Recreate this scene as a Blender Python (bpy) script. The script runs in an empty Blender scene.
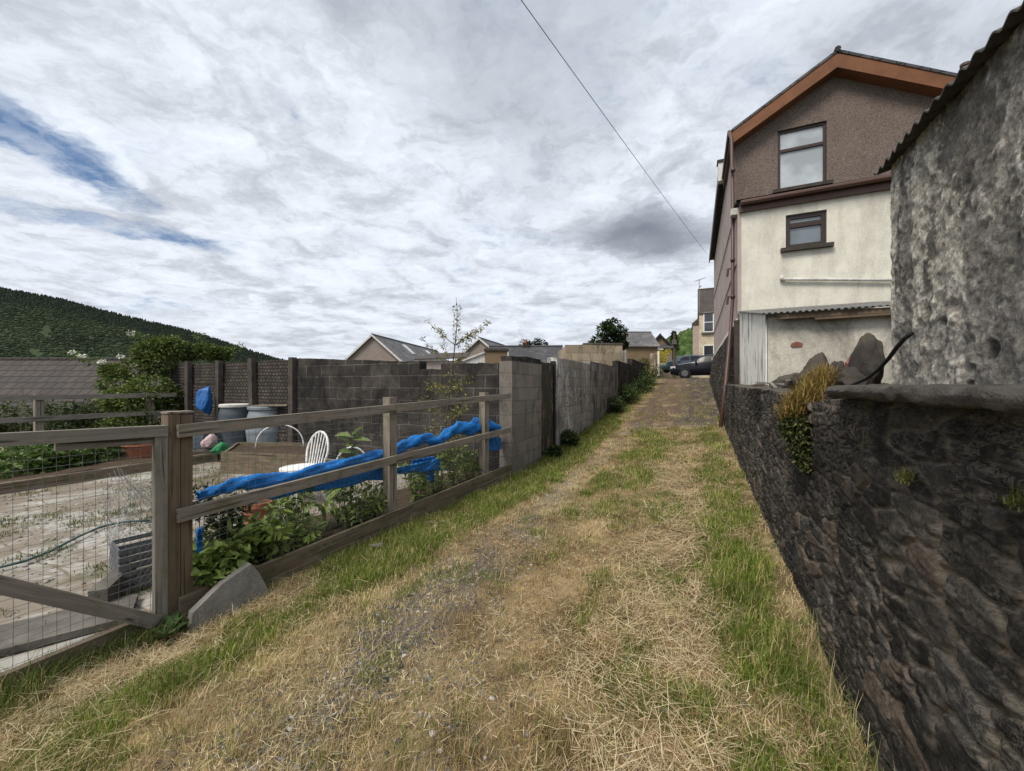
import bpy, math, random
import numpy as np
from mathutils import Vector
random.seed(7); RNG = np.random.default_rng(11)
SC = bpy.context.scene
COL = SC.collection
E = 1.6                                   # eye height: every "r" below is a height measured from eye level
SN, CS = math.sin(math.radians(24.7)), math.cos(math.radians(24.7))
FP = 398.2
def W(d, p, r=0.0):                       # lane coordinates: d along the lane, p across it, r height from eye level
    return Vector((SN*d + CS*p, CS*d - SN*p, r + E))
def Q(x, y, r=0.0): return Vector((x, y, r + E))
def at(u, v, Y):                          # photo pixel and distance -> world point
    return Vector(((u-512)/FP*Y, Y, E - (v-385.5)/FP*Y))
def dp(v): return SN*v[0] + CS*v[1], CS*v[0] - SN*v[1]
DL=[-6,1,6,7.1,8.7,12.3,17.15,27.4,60]; ZL=[-1.66,-1.56,-1.5,-1.48,-1.39,-1.07,-.61,.45,.5]
DR=[-6,1,3,10,17,27.4,60]; ZR=[-1.62,-1.42,-1.33,-1.0,-.45,.45,.5]
def G(d, p):                              # lane surface height (from eye level)
    t = np.clip((np.asarray(p)+2.9)/3.5, -.1, 1.1)
    return np.interp(d, DL, ZL)*(1-t) + np.interp(d, DR, ZR)*t

# ---------------------------------------------------------------- noise
def h2(ix, iy, seed=0):
    n = (ix.astype(np.int64)*374761393 + iy.astype(np.int64)*668265263 + seed*144269504) & 0xffffffff
    n = ((n ^ (n >> 13))*1274126177) & 0xffffffff
    n = ((n ^ (n >> 15))*2246822519) & 0xffffffff
    return ((n ^ (n >> 16)) & 0xffffff)/float(0xffffff)
def vn(x, y, seed=0):
    x = np.asarray(x, float); y = np.asarray(y, float)
    ix, iy = np.floor(x), np.floor(y); fx, fy = x-ix, y-iy
    fx = fx*fx*(3-2*fx); fy = fy*fy*(3-2*fy)
    a = h2(ix, iy, seed); b = h2(ix+1, iy, seed); c = h2(ix, iy+1, seed); d = h2(ix+1, iy+1, seed)
    return a+(b-a)*fx+(c-a)*fy+(a-b-c+d)*fx*fy
def fbm(x, y, seed=0, o=4):
    x = np.asarray(x, float); y = np.asarray(y, float)
    s = 0; a = .5; t = 0
    for i in range(o):
        s = s + a*vn(x*2**i, y*2**i, seed+i*17); t += a; a *= .55
    return s/t
def worley(x, y, seed=0):
    x = np.asarray(x, float); y = np.asarray(y, float)
    ix, iy = np.floor(x), np.floor(y)
    f1 = np.full(x.shape, 9.); f2 = np.full(x.shape, 9.); cid = np.zeros(x.shape)
    for dx in (-1, 0, 1):
        for dy in (-1, 0, 1):
            cx, cy = ix+dx, iy+dy
            px = cx+.5+.8*(h2(cx, cy, seed)-.5); py = cy+.5+.8*(h2(cx, cy, seed+5)-.5)
            dd = np.maximum(abs(x-px), abs(y-py))*.45+.55*np.hypot(x-px, y-py)
            r = h2(cx, cy, seed+9)
            n1 = dd < f1
            f2 = np.where(n1, f1, np.minimum(f2, dd)); cid = np.where(n1, r, cid); f1 = np.where(n1, dd, f1)
    return f1, f2, cid

# ---------------------------------------------------------------- materials
class NT:
    def __init__(s, name):
        s.m = bpy.data.materials.new(name); s.m.use_nodes = True
        s.t = s.m.node_tree; s.t.nodes.clear()
        s.out = s.t.nodes.new('ShaderNodeOutputMaterial')
    def add(s, t, props=None, **ins):
        n = s.t.nodes.new('ShaderNode'+t)
        for k, v in (props or {}).items(): setattr(n, k, v)
        for k, v in ins.items():
            i = n.inputs[int(k[1:])] if k[0] == '_' and k[1:].isdigit() else n.inputs[k.replace('_', ' ')]
            if isinstance(v, bpy.types.NodeSocket): s.t.links.new(v, i)
            else: i.default_value = v
        return n
    def co(s, kind='Object'): return s.add('TexCoord').outputs[kind]
    def mapv(s, v, sc=(1, 1, 1), loc=(0, 0, 0)): return s.add('Mapping', Vector=v, Scale=sc, Location=loc).outputs[0]
    def noise(s, v, scale, detail=5., rough=.6, dist=0.): return s.add('TexNoise', Vector=v, Scale=scale, Detail=detail, Roughness=rough, Distortion=dist).outputs[0]
    def voro(s, v, scale, feature='F1', out='Distance'): return s.add('TexVoronoi', {'feature': feature}, Vector=v, Scale=scale).outputs[out]
    def ramp(s, f, stops):
        n = s.add('ValToRGB', Fac=f); e = n.color_ramp.elements
        while len(e) < len(stops): e.new(.5)
        for i, (p, c) in enumerate(stops):
            e[i].position = p; e[i].color = (c, c, c, 1) if not isinstance(c, tuple) else (*c, 1)
        return n.outputs[0]
    def mix(s, f, a, b, blend='MIX'):
        n = s.add('Mix', {'data_type': 'RGBA', 'blend_type': blend})
        for i, v in ((0, f), (6, a), (7, b)):
            if isinstance(v, bpy.types.NodeSocket): s.t.links.new(v, n.inputs[i])
            else: n.inputs[i].default_value = (*v, 1) if isinstance(v, tuple) else v
        return n.outputs[2]
    def math(s, op, a, b=0., c=0.): return s.add('Math', {'operation': op}, _0=a, _1=b, _2=c).outputs[0]
    def attr(s, name, out='Color'): return s.add('Attribute', {'attribute_name': name}).outputs[out]
    def bump(s, h, strength=.5, dist=.02): return s.add('Bump', Height=h, Strength=strength, Distance=dist).outputs[0]
    def done(s, col, rough=.8, normal=None, spec=.3, metal=0., transl=0., coat=0.):
        b = s.add('BsdfPrincipled', Roughness=rough, Metallic=metal)
        i = b.inputs['Base Color']
        if isinstance(col, bpy.types.NodeSocket): s.t.links.new(col, i)
        else: i.default_value = (*col, 1)
        b.inputs['Specular IOR Level'].default_value = spec
        b.inputs['Coat Weight'].default_value = coat
        if normal: s.t.links.new(normal, b.inputs['Normal'])
        o = b.outputs[0]
        if transl:
            tr = s.add('BsdfTranslucent')
            if isinstance(col, bpy.types.NodeSocket): s.t.links.new(col, tr.inputs[0])
            else: tr.inputs[0].default_value = (*col, 1)
            o = s.add('MixShader', Fac=transl, _1=o, _2=tr.outputs[0]).outputs[0]
        s.t.links.new(o, s.out.inputs[0])
        return s.m
def m_wood(name, a, b, moss=0.):
    n = NT(name); uv = n.co('UV')
    g = n.noise(n.mapv(uv, (2.2, 60, 1)), 1., 6, .65, .6)
    w = n.noise(n.mapv(uv, (1.3, 7, 1)), 1., 4, .6, 1.2)
    c = n.mix(n.ramp(g, [(.3, 0.), (.7, 1.)]), a, b)
    c = n.mix(n.ramp(w, [(.42, 0.), (.75, .75)]), c, tuple(x*.42 for x in a))
    crack = n.ramp(n.noise(n.mapv(uv, (1.1, 38, 1), (3, 1, 0)), 1., 3, .5, .4), [(.60, 0.), (.66, 1.)])
    c = n.mix(n.math('MULTIPLY', crack, .75), c, (.03, .024, .018))
    kn = n.voro(n.mapv(uv, (2.6, 9, 1)), 1.)
    c = n.mix(n.ramp(kn, [(.03, .8), (.10, 0.)]), c, (.05, .03, .018))
    if moss:
        c = n.mix(n.ramp(n.noise(n.co(), 9., 4), [(.52, 0.), (.66, moss)]), c, (.07, .085, .03))
    h = n.math('SUBTRACT', g, n.math('MULTIPLY', crack, 1.2))
    return n.done(c, .85, n.bump(h, .7, .004), .2)
def m_plain(name, col, rough=.6, spec=.4, var=.25, scale=8., metal=0., bump=.0, dirt=None, coat=0.):
    n = NT(name); o = n.co()
    f = n.noise(o, scale, 6, .65)
    c = n.mix(n.ramp(f, [(.25, 0.), (.8, 1.)]), tuple(x*(1-var) for x in col), tuple(min(1, x*(1+var)) for x in col))
    if dirt: c = n.mix(n.ramp(n.noise(o, scale*.45, 7, .7, .6), [(.45, 0.), (.7, .8)]), c, dirt)
    return n.done(c, rough, n.bump(n.noise(o, scale*9, 4), bump, .01) if bump else None, spec, metal, coat=coat)
def m_leaf(name, rough=.5, transl=.3, spec=.3):
    n = NT(name); return n.done(n.attr('col'), rough, None, spec, transl=transl)
def m_block(name, a, b, bw=.45, bh=.225, mortar=.012, stain=(.02, .019, .018), st=(.42, .62), mcol=None, bump=.6, streak=True, chalk=0.):
    n = NT(name); uv = n.co('UV'); o = n.co()
    wob = n.add('VectorMath', {'operation': 'ADD'}, _0=uv, _1=n.add('VectorMath', {'operation': 'SCALE'}, _0=n.add('TexNoise', Vector=o, Scale=3.).outputs[1], Scale=.03).outputs[0]).outputs[0]
    br = n.add('TexBrick', None, Vector=wob, Color1=(*a, 1), Color2=(*b, 1), Mortar=(*(mcol or tuple(x*.75 for x in a)), 1), Scale=1., Mortar_Size=mortar, Mortar_Smooth=.3, Bias=0., Brick_Width=bw, Row_Height=bh)
    c = br.outputs[0]
    f = n.noise(o, 22., 8, .75)
    c = n.mix(.55, c, n.ramp(f, [(.2, .25), (.8, .9)]), 'OVERLAY')
    s1 = n.noise(n.mapv(uv, (2.2, .8, 1)) if streak else o, 1.6, 7, .72, .4)
    c = n.mix(n.ramp(s1, [(st[0], 0.), (st[1], .93)]), c, stain)
    if chalk:
        ck = n.math('MULTIPLY', n.ramp(n.noise(n.mapv(uv, (7, 2.2, 1)), 1., 7, .75, .6), [(.48, 0.), (.58, chalk)]), n.ramp(n.noise(o, .9, 4), [(.42, 0.), (.58, 1.)]))
        c = n.mix(ck, c, (.62, .61, .59))
    h = n.math('ADD', n.math('MULTIPLY', br.outputs[1], -1.2), n.math('MULTIPLY', f, .9))
    return n.done(c, .93, n.bump(h, bump, .012), .15)
def m_render(name, base, stain, st=(.5, .72), grain=60., bump=.35, streak=(3.5, .35, 1), amt=.85):
    n = NT(name); uv = n.co('UV'); o = n.co()
    big = n.noise(n.mapv(uv, streak), 1., 7, .7, .5)
    fine = n.noise(o, grain, 3, .6)
    c = n.mix(n.ramp(n.noise(o, 3., 6), [(.3, 0.), (.7, 1.)]), tuple(x*.86 for x in base), tuple(min(.9, x*1.08) for x in base))
    c = n.mix(n.ramp(big, [(st[0], 0.), (st[1], amt)]), c, stain)
    c = n.mix(.35, c, n.ramp(fine, [(.3, .3), (.7, .75)]), 'OVERLAY')
    return n.done(c, .92, n.bump(fine, bump, .01), .15)
def m_pebble(name, cols):
    n = NT(name); o = n.co()
    v = n.add('TexVoronoi', None, Vector=o, Scale=52.)
    c = n.ramp(n.math('FRACT', n.math('MULTIPLY', n.add('SeparateColor', Color=v.outputs['Color']).outputs[0], 3.7)), cols)
    c = n.mix(n.ramp(v.outputs[0], [(.25, 0.), (.7, .7)]), c, (.11, .085, .07))
    c = n.mix(n.ramp(n.noise(n.mapv(n.co('UV'), (1.2, .5, 1)), 1.5, 6, .7), [(.45, 0.), (.75, .5)]), c, (.085, .068, .058))
    return n.done(c, .9, n.bump(n.ramp(v.outputs[0], [(0., 1.), (.8, 0.)]), .7, .012), .2)
def m_slate(name, a, b, bw=.3, bh=.22, lichen=.3, lc=(.35, .35, .33), gap=.012):
    n = NT(name); uv = n.co('UV'); o = n.co()
    br = n.add('TexBrick', None, Vector=uv, Color1=(*a, 1), Color2=(*b, 1), Mortar=(.012, .012, .013, 1), Scale=1., Mortar_Size=gap, Mortar_Smooth=.2, Brick_Width=bw, Row_Height=bh)
    f = n.noise(o, 9., 6, .7)
    c = n.mix(.4, br.outputs[0], n.ramp(f, [(.2, .25), (.8, .8)]), 'OVERLAY')
    c = n.mix(n.ramp(n.noise(o, .9, 8, .75, .5), [(.47, 0.), (.7, lichen)]), c, lc)
    row = n.math('FRACT', n.math('DIVIDE', n.add('SeparateXYZ', Vector=uv).outputs[1], bh))
    h = n.math('ADD', n.math('MULTIPLY', row, -1.), n.math('MULTIPLY', br.outputs[1], -.8))
    return n.done(c, .75, n.bump(h, .8, .02), .3)
def m_attr(name, grain=(40., .5), rough=.93, bump=.5, dist=.01, over=.5, extra=None):
    n = NT(name); o = n.co()
    f = n.noise(o, grain[0], 8, .7)
    c = n.mix(over, n.attr('col'), n.ramp(f, [(.2, .2), (.8, .85)]), 'OVERLAY')
    if extra: c = n.mix(n.ramp(n.noise(o, extra[0], 7, .72, .5), [(extra[1], 0.), (extra[2], extra[3])]), c, extra[4])
    return n.done(c, rough, n.bump(f, bump, dist), .15)
def m_glass(name, col=(.03, .035, .04)):
    n = NT(name); return n.done(n.mix(n.ramp(n.noise(n.co(), .9, 3), [(.4, 0.), (.6, 1.)]), col, tuple(x*1.6 for x in col)), .04, None, .9, coat=.3)

# ---------------------------------------------------------------- mesh building
ORG = {}
def finish(me, name, mat, parent=None, loc=None, smooth=False):
    o = bpy.data.objects.new(name, me); COL.objects.link(o)
    if mat: me.materials.append(mat)
    if parent is not None:
        o.parent = parent
    elif loc is not None: o.location = loc
    ORG[o.name] = loc if loc is not None else Vector((0, 0, 0))
    if smooth:
        me.polygons.foreach_set('use_smooth', [True]*len(me.polygons))
    return o
class MB:
    def __init__(s): s.v = []; s.f = []; s.u = []
    def poly(s, pts, uv=None):
        i = len(s.v); s.v += [tuple(p) for p in pts]; s.f.append(list(range(i, i+len(pts))))
        if uv is None:
            p = [Vector(q) for q in pts]; n = Vector((0, 0, 0))
            for k in range(len(p)): n += p[k].cross(p[(k+1) % len(p)])
            if n.length < 1e-12: n = Vector((0, 0, 1))
            n.normalize()
            if abs(n.z) > .95: ex, ey = Vector((CS, -SN, 0)), Vector((SN, CS, 0))
            else: ex = Vector((0, 0, 1)).cross(n).normalized(); ey = n.cross(ex)
            uv = [(q.dot(ex), q.dot(ey)) for q in p]
        s.u.append(uv)
    def box(s, c, ex, ey, ez, sx, sy, sz, j=0., grain=False):
        c = Vector(c); ex = Vector(ex).normalized(); ey = Vector(ey).normalized(); ez = Vector(ez).normalized()
        P = [[[c+ex*(a*sx/2)+ey*(b*sy/2)+ez*(g*sz/2)+Vector((random.uniform(-j, j), random.uniform(-j, j), random.uniform(-j, j))) for g in (-1, 1)] for b in (-1, 1)] for a in (-1, 1)]
        q = lambda a, b, g: P[a][b][g]
        faces = [((0,0,0),(1,0,0),(1,0,1),(0,0,1)), ((1,1,0),(0,1,0),(0,1,1),(1,1,1)), ((0,1,0),(0,0,0),(0,0,1),(0,1,1)),
                 ((1,0,0),(1,1,0),(1,1,1),(1,0,1)), ((0,0,1),(1,0,1),(1,1,1),(0,1,1)), ((0,1,0),(1,1,0),(1,0,0),(0,0,0))]
        off = random.uniform(0, 50) if grain else 0
        for f in faces:
            pts = [q(*k) for k in f]
            if grain:
                n = (pts[1]-pts[0]).cross(pts[2]-pts[0])
                n = n.normalized() if n.length else ex
                oth = max((ey, ez), key=lambda a: (n.cross(a)).length)
                if abs(n.dot(ex)) > .8: uv = [(k.dot(ey)*.2+off, k.dot(ez)+off) for k in pts]
                else: uv = [((k-c).dot(ex)+off, (k-c).dot(oth)+off*1.7+(.3 if n.dot(oth.cross(ex)) > 0 else 0)) for k in pts]
                s.poly(pts, uv)
            else: s.poly(pts)
    def beam(s, a, b, w, h, up=(0, 0, 1), j=.0):
        a = Vector(a); b = Vector(b); ex = (b-a).normalized(); up = Vector(up)
        ey = up.cross(ex).normalized(); ez = ex.cross(ey)
        s.box((a+b)/2, ex, ey, ez, (b-a).length, w, h, j, True)
    def tube(s, pts, r, n=8, cap=True):
        pts = [Vector(p) for p in pts]; R = r if isinstance(r, (list, tuple)) else [r]*len(pts)
        rings = []; ref = None; L = 0
        for i, p in enumerate(pts):
            t = (pts[min(i+1, len(pts)-1)]-pts[max(i-1, 0)]).normalized()
            if ref is None:
                ref = Vector((0, 0, 1)) if abs(t.z) < .9 else Vector((1, 0, 0))
            x = (ref-t*ref.dot(t)).normalized(); y = t.cross(x); ref = x
            if i: L += (p-pts[i-1]).length
            rings.append(([p+(x*math.cos(2*math.pi*k/n)+y*math.sin(2*math.pi*k/n))*R[i] for k in range(n)], L))
        i0 = len(s.v)
        for ring, _ in rings: s.v += [tuple(q) for q in ring]
        for i in range(len(rings)-1):
            for k in range(n):
                k2 = (k+1) % n
                s.f.append([i0+i*n+k, i0+i*n+k2, i0+(i+1)*n+k2, i0+(i+1)*n+k])
                a, b = rings[i][1], rings[i+1][1]; c = 2*math.pi*R[i]/n
                s.u.append([(a, k*c), (a, (k+1)*c), (b, (k+1)*c), (b, k*c)])
        if cap:
            s.f.append([i0+k for k in range(n)][::-1]); s.u.append([(0, 0)]*n)
            j = i0+(len(rings)-1)*n
            s.f.append([j+k for k in range(n)]); s.u.append([(0, 0)]*n)
    def lathe(s, prof, c, n=24):
        c = Vector(c); i0 = len(s.v); m = len(prof)
        for r, z in prof:
            s.v += [tuple(c+Vector((r*math.cos(2*math.pi*k/n), r*math.sin(2*math.pi*k/n), z))) for k in range(n)]
        for i in range(m-1):
            for k in range(n):
                k2 = (k+1) % n
                s.f.append([i0+i*n+k, i0+i*n+k2, i0+(i+1)*n+k2, i0+(i+1)*n+k])
                s.u.append([(k*.1, prof[i][1]), (k*.1+.1, prof[i][1]), (k*.1+.1, prof[i+1][1]), (k*.1, prof[i+1][1])])
    def prism(s, pts, d):                 # flat outline pushed along vector d
        pts = [Vector(p) for p in pts]; d = Vector(d); k = len(pts)
        s.poly(pts[::-1]); s.poly([p+d for p in pts])
        for i in range(k): s.poly([pts[i], pts[(i+1) % k], pts[(i+1) % k]+d, pts[i]+d])
    def grid(s, fn, nu, nv, uvf=None, wrap=False):
        i0 = len(s.v)
        for a in range(nu+1):
            for b in range(nv+1): s.v.append(tuple(fn(a/nu, b/nv)))
        for a in range(nu):
            for b in range(nv):
                k = i0+a*(nv+1)+b
                s.f.append([k, k+nv+1, k+nv+2, k+1])
                if uvf: s.u.append([uvf(a/nu, b/nv), uvf((a+1)/nu, b/nv), uvf((a+1)/nu, (b+1)/nv), uvf(a/nu, (b+1)/nv)])
                else: s.u.append([(a/nu, b/nv), ((a+1)/nu, b/nv), ((a+1)/nu, (b+1)/nv), (a/nu, (b+1)/nv)])
    def build(s, name, mat, parent=None, loc=None, smooth=False, bevel=0.):
        if loc is None: loc = ORG[parent.name] if parent is not None else Vector((0, 0, 0))
        me = bpy.data.meshes.new(name)
        V = np.array(s.v, float)-np.array(loc)
        me.from_pydata(V.tolist(), [], s.f)
        ul = me.uv_layers.new(name='UVMap')
        ul.data.foreach_set('uv', np.array([c for f in s.u for c in f], np.float32).ravel())
        o = finish(me, name, mat, parent, loc, smooth)
        if bevel:
            b = o.modifiers.new('bevel', 'BEVEL'); b.width = bevel; b.segments = 2; b.limit_method = 'ANGLE'; b.angle_limit = .6
        return o
def npmesh(name, V, F, mat, parent=None, loc=None, col=None, smooth=False, uv=None):
    if loc is None: loc = ORG[parent.name] if parent is not None else Vector((0, 0, 0))
    me = bpy.data.meshes.new(name); V = np.asarray(V, np.float32)-np.array(loc, np.float32); F = np.asarray(F, np.int32)
    k = F.shape[1]
    me.vertices.add(len(V)); me.vertices.foreach_set('co', V.ravel())
    me.loops.add(F.size); me.loops.foreach_set('vertex_index', F.ravel())
    me.polygons.add(len(F)); me.polygons.foreach_set('loop_start', np.arange(0, F.size, k, dtype=np.int32))
    me.polygons.foreach_set('loop_total', np.full(len(F), k, np.int32))
    me.update(calc_edges=True)
    if col is not None:
        a = me.color_attributes.new('col', 'FLOAT_COLOR', 'POINT')
        c = np.ones((len(V), 4), np.float32); c[:, :3] = np.clip(col, 0, 1); a.data.foreach_set('color', c.ravel())
    if uv is not None:
        ul = me.uv_layers.new(name='UVMap'); ul.data.foreach_set('uv', np.asarray(uv, np.float32)[F.ravel()].ravel())
    return finish(me, name, mat, parent, loc, smooth)
def gridf(nu, nv):
    a, b = np.meshgrid(np.arange(nu-1), np.arange(nv-1), indexing='ij'); k = (a*nv+b).ravel()
    return np.stack([k, k+nv, k+nv+1, k+1], 1)
def tag(o, label=None, cat=None, group=None, kind=None):
    if label: o['label'] = label
    if cat: o['category'] = cat
    if group: o['group'] = group
    if kind: o['kind'] = kind
    return o
def T(name, label, cat, loc, group=None):
    o = bpy.data.objects.new(name, None); COL.objects.link(o); o.location = loc; o.empty_display_size = .1
    ORG[o.name] = Vector(loc)
    return tag(o, label, cat, group)
def struct(o): o['kind'] = 'structure'; return o
def dup(root, loc, label, rz=0, sc=1.):
    r = root.copy(); COL.objects.link(r); r.location = loc; r.rotation_euler = (0, 0, rz); r.scale = (sc, sc, sc); r['label'] = label
    for ch in list(root.children):
        c = ch.copy(); COL.objects.link(c); c.parent = r
        for g in list(ch.children):
            e = g.copy(); COL.objects.link(e); e.parent = c
    return r
def wall_open(mb, o, ex, w, h, openings, depth, inward, top=None):
    """wall panel from corner o along ex (width w) and up (height h) with real openings (x0,x1,z0,z1) and reveals; top: extra gable points (x,z)"""
    o = Vector(o); ex = Vector(ex); up = Vector((0, 0, 1)); inw = Vector(inward)
    xs = sorted({0., w, *[a for q in openings for a in q[:2]]}); zs = sorted({0., h, *[a for q in openings for a in q[2:]]})
    pt = lambda x, z: o+ex*x+up*z
    for i in range(len(xs)-1):
        for k in range(len(zs)-1):
            xm, zm = (xs[i]+xs[i+1])/2, (zs[k]+zs[k+1])/2
            if any(q[0] < xm < q[1] and q[2] < zm < q[3] for q in openings): continue
            c = [(xs[i], zs[k]), (xs[i+1], zs[k]), (xs[i+1], zs[k+1]), (xs[i], zs[k+1])]
            mb.poly([pt(*q) for q in c], c)
    for x0, x1, z0, z1 in openings:
        for a, b in (((x0, z0), (x1, z0)), ((x1, z0), (x1, z1)), ((x1, z1), (x0, z1)), ((x0, z1), (x0, z0))):
            mb.poly([pt(*a), pt(*b), pt(*b)+inw*depth, pt(*a)+inw*depth])
    if top: mb.poly([pt(*q) for q in top], top)
# ---- vegetation
def blades(root, length, width, az, lean, curl, col):
    n = len(root); dx, dy = np.cos(az), np.sin(az)
    side = np.stack([-dy, dx, np.zeros(n)], 1)*(width/2)[:, None]
    def pt(t, extra):
        a = np.clip(lean+curl*extra, 0, 1.75)
        return np.stack([dx*np.sin(a)*t*length, dy*np.sin(a)*t*length, np.cos(a)*t*length], 1)
    m = root+pt(.5, 0.); tip = m+pt(.5, 1.)
    V = np.stack([root-side, root+side, m-side*.75, m+side*.75, tip], 1).reshape(-1, 3)
    b = np.arange(n)[:, None]*5
    F = np.concatenate([b+[0, 1, 3], b+[0, 3, 2], b+[2, 3, 4]], 1).reshape(-1, 3)
    return V, F, np.repeat(col, 5, 0)
def leaves(c, az, pitch, roll, L, Wd, col, fold=.25):
    """pointed leaf, six points, creased along the midrib"""
    n = len(c)
    f = np.stack([np.cos(az)*np.cos(pitch), np.sin(az)*np.cos(pitch), np.sin(pitch)], 1)
    s = np.stack([-np.sin(az), np.cos(az), np.zeros(n)], 1)
    u = np.cross(f, s)
    s2 = s*np.cos(roll)[:, None]+u*np.sin(roll)[:, None]; u2 = np.cross(f, s2)
    L = L[:, None]; Wd = Wd[:, None]
    V = np.stack([c, c+f*L*.35+s2*Wd*.5+u2*Wd*fold, c+f*L*.35-s2*Wd*.5+u2*Wd*fold, c+f*L*.4,
                  c+f*L*.75+s2*Wd*.33+u2*Wd*fold*.4, c+f*L*.75-s2*Wd*.33+u2*Wd*fold*.4, c+f*L-u2*Wd*fold*.5], 1).reshape(-1, 3)
    b = np.arange(n)[:, None]*7
    F = np.concatenate([b+[0, 3, 1], b+[0, 2, 3], b+[1, 3, 4], b+[3, 2, 5], b+[3, 6, 4], b+[3, 5, 6]], 1).reshape(-1, 3)
    return V, F, np.repeat(col, 7, 0)
def cols(n, a, b, c=None, pc=0.):
    t = RNG.random((n, 1)); o = np.array(a)*(1-t)+np.array(b)*t
    o = o*(.8+.4*RNG.random((n, 1)))
    if c is not None:
        k = RNG.random(n) < pc; o[k] = np.array(c)*(.8+.4*RNG.random((k.sum(), 1)))
    return o
def clump_pts(centers, radii, n, shell=.5):
    k = RNG.integers(0, len(centers), n); v = RNG.normal(size=(n, 3)); v /= np.linalg.norm(v, axis=1)[:, None]
    r = radii[k]*(shell+(1-shell)*RNG.random(n)**.6)
    return np.asarray(centers)[k]+v*r[:, None], v, k
def foliage(name, mat, centers, radii, n, L, Wd, ca, cb, parent=None, loc=None, cc=None, pc=0., droop=0., squash=.8, cvar=.35):
    centers = np.asarray(centers, float); radii = np.asarray(radii, float)
    P, v, k = clump_pts(centers, radii, n); P[:, 2] = centers[k, 2]+(P[:, 2]-centers[k, 2])*squash
    cl = (1-cvar/2+cvar*RNG.random(len(centers)))[k][:, None]
    V, F, C = leaves(P, np.arctan2(v[:, 1], v[:, 0])+RNG.normal(0, .7, n), np.clip(v[:, 2]*.6-droop+RNG.normal(0, .45, n), -1.4, 1.4), RNG.normal(0, .6, n),
                     L*(.6+.8*RNG.random(n)), Wd*(.6+.8*RNG.random(n)), cols(n, ca, cb, cc, pc)*cl)
    return npmesh(name, V, F, mat, parent, loc, C)
def limb(mb, a, b, r0, r1, wob=.05, n=6, k=6):
    a = Vector(a); b = Vector(b); L = (b-a).length; pts = []
    for i in range(k+1):
        t = i/k; w = Vector((random.uniform(-1, 1), random.uniform(-1, 1), random.uniform(-.4, .4)))*wob*L*(0 if i in (0,) else 1)*.5
        pts.append(a.lerp(b, t)+w)
    mb.tube(pts, [r0+(r1-r0)*i/k for i in range(k+1)], n)
    return pts
def tree(name, label, base, h, centers, radii, nl, L, Wd, ca, cb, trunk_r=.15, cat='tree', group=None, squash=.85):
    root = T(name, label, cat, base, group)
    mb = MB(); top = Vector(base)+Vector((0, 0, h*.62))
    limb(mb, Vector(base)-Vector((0, 0, .2)), top, trunk_r, trunk_r*.4, .04, 8)
    for c in centers[::2]: limb(mb, Vector(base).lerp(top, random.uniform(.4, .95)), Vector(c), trunk_r*.35, trunk_r*.08, .08, 5, 4)
    mb.build('trunk', MT['bark'], root, smooth=True)
    foliage('crown', MT['leaf'], centers, radii, nl, L, Wd, ca, cb, root, squash=squash)
    return root
# ================================================================ camera, world, sun
cam = bpy.data.objects.new('camera', bpy.data.cameras.new('camera')); COL.objects.link(cam)
cam.location = (0, 0, E); cam.rotation_euler = (math.radians(90), 0, 0)
cam.data.lens = 14.0; cam.data.sensor_width = 36; cam.data.clip_start = .02; cam.data.clip_end = 6000
SC.camera = cam
SC.view_settings.view_transform = 'Standard'; SC.view_settings.look = 'None'
SC.view_settings.exposure = 0.22; SC.view_settings.gamma = 1
SC.cycles.use_denoising = True; SC.cycles.max_bounces = 6; SC.cycles.transparent_max_bounces = 6
SUN_EL, SUN_AZ = 54., 226.               # azimuth from +Y towards +X
sun = bpy.data.objects.new('sun', bpy.data.lights.new('sun', 'SUN')); COL.objects.link(sun)
sun.data.energy = 3.1; sun.data.angle = math.radians(22); sun.data.color = (1, .93, .82)
_d = Vector((math.sin(math.radians(SUN_AZ))*math.cos(math.radians(SUN_EL)), math.cos(math.radians(SUN_AZ))*math.cos(math.radians(SUN_EL)), math.sin(math.radians(SUN_EL))))
sun.rotation_euler = _d.to_track_quat('Z', 'Y').to_euler(); sun.location = (0, 0, 60)

wd = bpy.data.worlds.new('World'); SC.world = wd; wd.use_nodes = True
class WT(NT):
    def __init__(s, t): s.t = t; t.nodes.clear(); s.out = t.nodes.new('ShaderNodeOutputWorld')
w = WT(wd.node_tree)
sky = w.add('TexSky', {'sky_type': 'NISHITA', 'sun_disc': False, 'sun_elevation': math.radians(SUN_EL), 'sun_rotation': math.radians(SUN_AZ), 'altitude': 100, 'air_density': 1.0, 'dust_density': .6, 'ozone_density': 2.0}).outputs[0]
gen = w.co('Generated'); sx = w.add('SeparateXYZ', Vector=gen).outputs
zz = w.math('ADD', w.math('MAXIMUM', sx[2], 0.), .14)
uv = w.add('CombineXYZ', X=w.math('DIVIDE', sx[0], zz), Y=w.math('DIVIDE', sx[1], zz), Z=0.).outputs[0]
wob = w.add('VectorMath', {'operation': 'SUBTRACT'}, _0=w.add('TexNoise', Vector=uv, Scale=2.2, Detail=5., Roughness=.6).outputs[1], _1=(.5, .5, .5)).outputs[0]
uvw = w.add('VectorMath', {'operation': 'ADD'}, _0=uv, _1=w.add('VectorMath', {'operation': 'SCALE'}, _0=wob, Scale=.55).outputs[0]).outputs[0]
def spot(cx, cy, ang, lx, ly, stops):
    m = w.add('Mapping', {'vector_type': 'TEXTURE'}, Vector=uvw, Location=(cx, cy, 0), Rotation=(0, 0, math.radians(ang)), Scale=(lx, ly, 1)).outputs[0]
    return w.ramp(w.add('VectorMath', {'operation': 'LENGTH'}, _0=m).outputs['Value'], stops)
rot = w.add('Mapping', Vector=uv, Rotation=(0, 0, math.radians(38)), Scale=(1.0, 1.75, 1)).outputs[0]
n_big = w.noise(rot, .55, 3, .5, .3)
n_mid = w.noise(rot, 1.15, 8, .62, .5)
n_fin = w.noise(uvw, 6.5, 7, .62, .2)
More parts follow.
